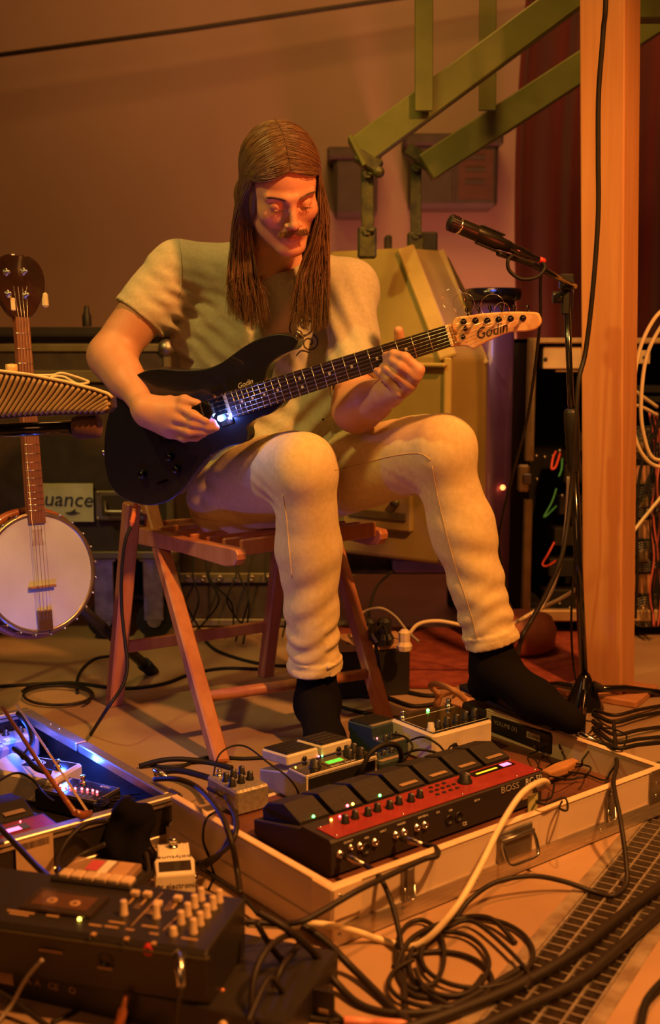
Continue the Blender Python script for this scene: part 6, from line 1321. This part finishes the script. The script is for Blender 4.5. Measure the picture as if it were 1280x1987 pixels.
fc('black cable falling from the recorder and curving right along the floor', [(500, 1770, .12), (560, 1805, .10), (610, 1850, .05), (650, 1905, .01), (700, 1950), (770, 1966), (860, 1958), (940, 1920), (1010, 1880)], .0055, BRUB)
fc('black cable from the pile at the unit running down beside its neighbour', [(585, 1795, .06), (630, 1825, .04), (680, 1875, .01), (740, 1935), (775, 1970), (830, 2010)], .0055, BRUB)
fc('brown-black cable looping upright at the bottom left of centre', [(620, 1850, .03), (632, 1895, .01), (640, 1960), (642, 2010)], .0045, BRUB)
fc('black cable lying along the bottom edge under the plugs', [(480, 1985, .05), (520, 1900, .07), (545, 1920, .05), (560, 1960, .01), (620, 1978), (700, 1982), (820, 1990)], .0042, BRUB)
fc('looping brown cable standing in front of the rack unit', [(488, 2000, .03), (492, 1900, .08), (520, 1840, .10), (560, 1815, .09), (580, 1830, .06), (545, 1880, .06), (528, 1940, .03), (530, 2010)], .0045, BRUB)
pq = G(668, 1981, .01); tag(obj('jack_plug', MB().lathe(pq, nrm(G(740, 1985, .01) - pq), [(.0055, 0), (.0062, .002), (.0062, .028), (.0045, .03), (.0045, .04), (.006, .042), (.006, .075), (.003, .085), (0, .086)], 12), mat('salmon_plug', (.75, .28, .20), .4)), 'salmon and metal jack plug lying at the bottom edge of the floor', 'plug')
# recorder leads
q = PL(358, 1858, *pn2); e = V(q) + V([.0, -.035, -.02]); plug2(0, (PL(348, 1853, *pn2), e), 'copper jack plug in the right front socket of the recorder', .008)
cable('dark lead falling from the front plug of the recorder', [e, e + V([-.006, -.01, -.03]), e + V([-.008, -.012, -.08]), V([e[0] - .01, e[1] - .01, .006])], .004, BRUB)
fc('thin grey lead hanging across the recorder front at far left', [(82, 1862, .09), (50, 1900, .06), (22, 1950, .02), (-10, 1990)], .003, mat('grey_cable', (.30, .25, .20), .5))
fc('black cable in the bottom left corner under the recorder', [(-20, 1915, .03), (30, 1945, .02), (70, 1975, .01), (120, 2010)], .004, BRUB)
fc('orange-lit cable with plug at the bottom left of the floor', [(100, 1985, .0), (150, 1960, .0), (175, 1930, .01), (176, 1905, .02)], .0035, BRUB)
for (x, y, lab) in ((415, 1965, 'red-orange plug standing at the bottom edge below the recorder'), (228, 1978, 'orange plug at the bottom edge below the recorder front')):
    a = G(x, y + 25, .0); tag(obj('jack_plug', MB().lathe(a, nrm(V([.25, .1, 1])), [(.006, 0), (.007, .002), (.007, .03), (.004, .036), (.004, .05), (0, .052)], 12), mat('copper_plug', (.60, .22, .10), .35, .6)), lab, 'plug')
# left cables
fc('thick black cable crossing the left case rim down to the recorder', [(-20, 1585, .10), (30, 1638, .098), (70, 1680, .10), (105, 1712, .12)], .0052, BRUB)
fc('black cable looping below the bow tip', [(210, 1592, .09), (165, 1600, .085), (130, 1632, .07), (113, 1668, .06), (118, 1700, .08)], .0045, BRUB)
fc('second black cable looping from the pouch under the bow tip', [(205, 1638, .06), (165, 1655, .05), (135, 1672, .05), (110, 1690, .06)], .0045, BRUB)
fc('black cable curling between pouch and tuner', [(283, 1655, .07), (288, 1690, .06), (272, 1708, .07), (262, 1712, .1)], .0036, BRUB)
fc('black cable with plug bending behind the tuner', [(288, 1645, .05), (300, 1670, .03), (292, 1700, .05), (270, 1712, .06)], .0036, BRUB)
fc('black cable from the pedals running over the case end to the recorder', [(300, 1512, .09), (345, 1512, .11), (385, 1530, .11), (425, 1575, .13), (448, 1630, .11), (460, 1690, .06), (466, 1735, .05)], .0050, BRUB)
fc('black cable hooked over the case end to the tuner plug', [(438, 1545, .09), (458, 1590, .12), (452, 1630, .11), (428, 1655, .07), (405, 1668, .04), (388, 1674, .03)], .0046, BRUB)
a = G(384, 1677, .028); tag(obj('jack_plug', MB().tube([a, G(412, 1671, .035)], [.0065, .0055], 12), BLK), 'black plug in the right side of the tuner', 'plug')
fc('thin black cable dangling over the case end', [(425, 1572, .098), (400, 1590, .11), (394, 1630, .06), (408, 1670, .02), (414, 1700), (405, 1725)], .0024, RUB)
fc('thin black cable from tuner plug along the case side', [(390, 1685, .03), (430, 1712, .02), (470, 1740, .02), (500, 1775, .01)], .003, RUB)
fc('thick black bundle behind the left case corner, upper strand', [(270, 1487), (310, 1476, .01), (350, 1473, .01), (400, 1478), (450, 1490)], .0055, RUB)
fc('thick black bundle behind the left case corner, lower strand', [(300, 1500, .01), (345, 1495, .02), (390, 1505, .03), (420, 1515, .05)], .0065, RUB)
fc('black strand behind the left case corner running to the stool foot', [(285, 1482), (340, 1490), (400, 1470), (470, 1472), (520, 1470)], .004, RUB)
ja = G(300, 1494, .085); plug2(0, (ja, G(330, 1512, .075)), 'metal plug on the rim corner of the left case', .006)
fc('thin black lead arching from the silver pedal to the delay pedal', [(413, 1535, .06), (415, 1500, .09), (425, 1465, .12), (450, 1448, .13), (480, 1450, .13), (520, 1480, .12), (555, 1505, .10), (575, 1530, .07), (580, 1552, .045)], .0018, RUB)
fc('black plug lead at the left of the silver pedal', [(404, 1530, .07), (425, 1540, .07), (452, 1560, .05), (458, 1590, .05), (445, 1625, .10), (425, 1660, .06), (400, 1680, .02)], .0042, BRUB)
fc('thick black cable bent upright between delay pedal and looper', [(696, 1520, .06), (702, 1495, .09), (718, 1462, .12), (745, 1445, .13), (770, 1447, .12), (778, 1470, .09), (768, 1495, .06)], .0052, RUB)
fc('thin black lead on the left of the white pedal', [(760, 1425, .10), (785, 1430, .11), (800, 1450, .10), (780, 1480, .07)], .0022, RUB)
fc('thin black lead looping before the white pedal', [(788, 1440, .08), (820, 1430, .10), (850, 1445, .09), (868, 1465, .07), (872, 1450, .085), (885, 1445, .08), (882, 1462, .06)], .0022, RUB)
fc('coarse black lead passing behind the foot pedals', [(770, 1470, .06), (810, 1455, .09), (850, 1462, .08), (890, 1480, .06), (920, 1470, .05)], .0028, RUB)
# tangle of thin leads inside the case at right
rt = random.Random(21)
tang = [('wiry black lead tangled near the volume pedal end, uppermost', 1120, 1415, 50, 22), ('wiry black lead looping right of the looper end', 1085, 1465, 55, 32), ('wiry black lead in a wide loop reaching the right latch', 1140, 1470, 60, 42), ('wiry black lead in small loops beside the wooden piece', 1060, 1440, 30, 28), ('wiry black lead crossing the case floor at right', 1170, 1440, 45, 30), ('wiry black lead hanging by the looper sockets', 1100, 1495, 55, 18)]
for lab, cx, cy, rx, ry in tang:
    pts = [(cx + rx * math.cos(a + .3 * math.sin(2.3 * a)) * rt.uniform(.75, 1.1), cy + ry * math.sin(a) * rt.uniform(.75, 1.1), .045 + .04 * abs(math.sin(a * .8)) * rt.random()) for a in np.linspace(rt.random() * 3, 7 + rt.random() * 3, 16)]
    fc(lab, pts, .0018, RUB, 'thin_lead')
fc('thin black lead curling out over the case rim beside the tape tab', [(1075, 1520, .06), (1068, 1548, .09), (1040, 1555, .105), (1060, 1560, .11), (1095, 1548, .11), (1100, 1572, .105), (1085, 1568, .10), (1090, 1555, .10)], .0020, RUB, 'thin_lead')
a = G(1125, 1425, .10); b = G(1165, 1442, .09); plug2(0, (a, b), 'metal jack plug at the end of the volume pedal', .007)
fc('black cable running from the volume pedal plug to the right edge', [(1165, 1442, .085), (1200, 1452, .10), (1240, 1445, .09), (1300, 1440, .05)], .0045, RUB)
for k, (y0, y1, y2) in enumerate(((1385, 1402, 1378), (1398, 1425, 1408), (1412, 1440, 1428), (1375, 1388, 1366))):
    fc(('black cable on the floor right of the stand base, topmost', 'black cable on the floor right of the stand base, second down', 'black cable on the floor right of the stand base, third down', 'brown cable end on the floor by the post foot')[[1, 2, 3, 0][k]] , [(1150, y0), (1190, y1, .01), (1240, (y1 + y2) / 2, .01), (1300, y2)], .0045, [RUB, BRUB, RUB, BRUB][k])
# floor loops at left
fc('black cable lying in a long line on the floor behind the left case', [(-20, 1333), (60, 1328), (140, 1325), (205, 1333), (260, 1335), (320, 1326), (370, 1308), (430, 1297), (500, 1298)], .0045, RUB)
coil('black cable coiled in a flat oval on the floor behind the left case', 108, 1345, 66, 20, 1.6, 3.3, jit=2)
fc('black cable curving up from the oval coil to the stool leg', [(150, 1345), (150, 1318), (162, 1295), (185, 1278), (212, 1273)], .0040, RUB)
fc('black cable on the floor between the stool legs', [(395, 1240), (420, 1262), (470, 1280), (520, 1290), (560, 1292)], .0045, RUB)
fc('black cable on the floor behind the right stool leg', [(660, 1335), (700, 1350), (745, 1352), (800, 1370), (850, 1365)], .0055, RUB)
fc('second black cable on the floor by the socket box', [(655, 1370), (700, 1382), (760, 1392), (800, 1388)], .0045, RUB)
fc('black cable snaking from the right stool leg to the sandal', [(750, 1330), (800, 1345), (840, 1350), (870, 1342)], .0055, RUB)
# guitar cable with orange strain relief
a = GP(264, 978, -.02); b = P(254, 1022, 2.63)
tag(obj('jack_plug', MB().lathe(a, nrm(b - a), [(.005, 0), (.0062, .003), (.0055, .012)] + [(v, .012 + .0035 * i) for i, v in enumerate((.0065, .0048) * 5)] + [(.003, .052), (0, .053)], 12), mat('orange_plug', (.85, .22, .06), .4)), 'orange ribbed cable plug under the guitar body', 'plug')
cable('black guitar cable hanging from the orange plug past the stool leg to the floor', [b, P(243, 1050, 2.62), P(236, 1110, 2.62), P(236, 1180, 2.62), P(243, 1250, 2.60), P(247, 1290, 2.58), P(238, 1330, 2.55), P(208, 1375, 2.50), G(176, 1425, .004)], .0040, RUB, 'guitar_cable')
fc('black cables bundle on the blue-lit pedals, upper', [(35, 1385, .09), (55, 1410, .11), (62, 1440, .10), (45, 1470, .09)], .006, RUB)
fc('black plug lead lying across the cream pedal', [(28, 1452, .085), (50, 1470, .09), (70, 1490, .09), (100, 1500, .08)], .006, RUB)
fc('thin black lead running over the foot pedals of the left case', [(-10, 1520, .085), (30, 1500, .09), (62, 1512, .085), (85, 1540, .08), (105, 1555, .07)], .0022, RUB)
for k in range(5):
    fc(('wisp of thin lead beside the bow tip, topmost', 'wisp of thin lead beside the bow tip, second', 'wisp of thin lead beside the bow tip, third', 'wisp of thin lead beside the bow tip, fourth', 'wisp of thin lead beside the bow tip, lowest')[k], [(165 + rt.uniform(-8, 8), 1545 + 5 * k, .04), (195 + rt.uniform(-10, 10), 1548 + 4 * k, .06), (225, 1552 + rt.uniform(-8, 8), .05), (255 + 5 * k, 1545 + rt.uniform(-5, 5), .05)], .0012, BRUB, 'thin_lead')
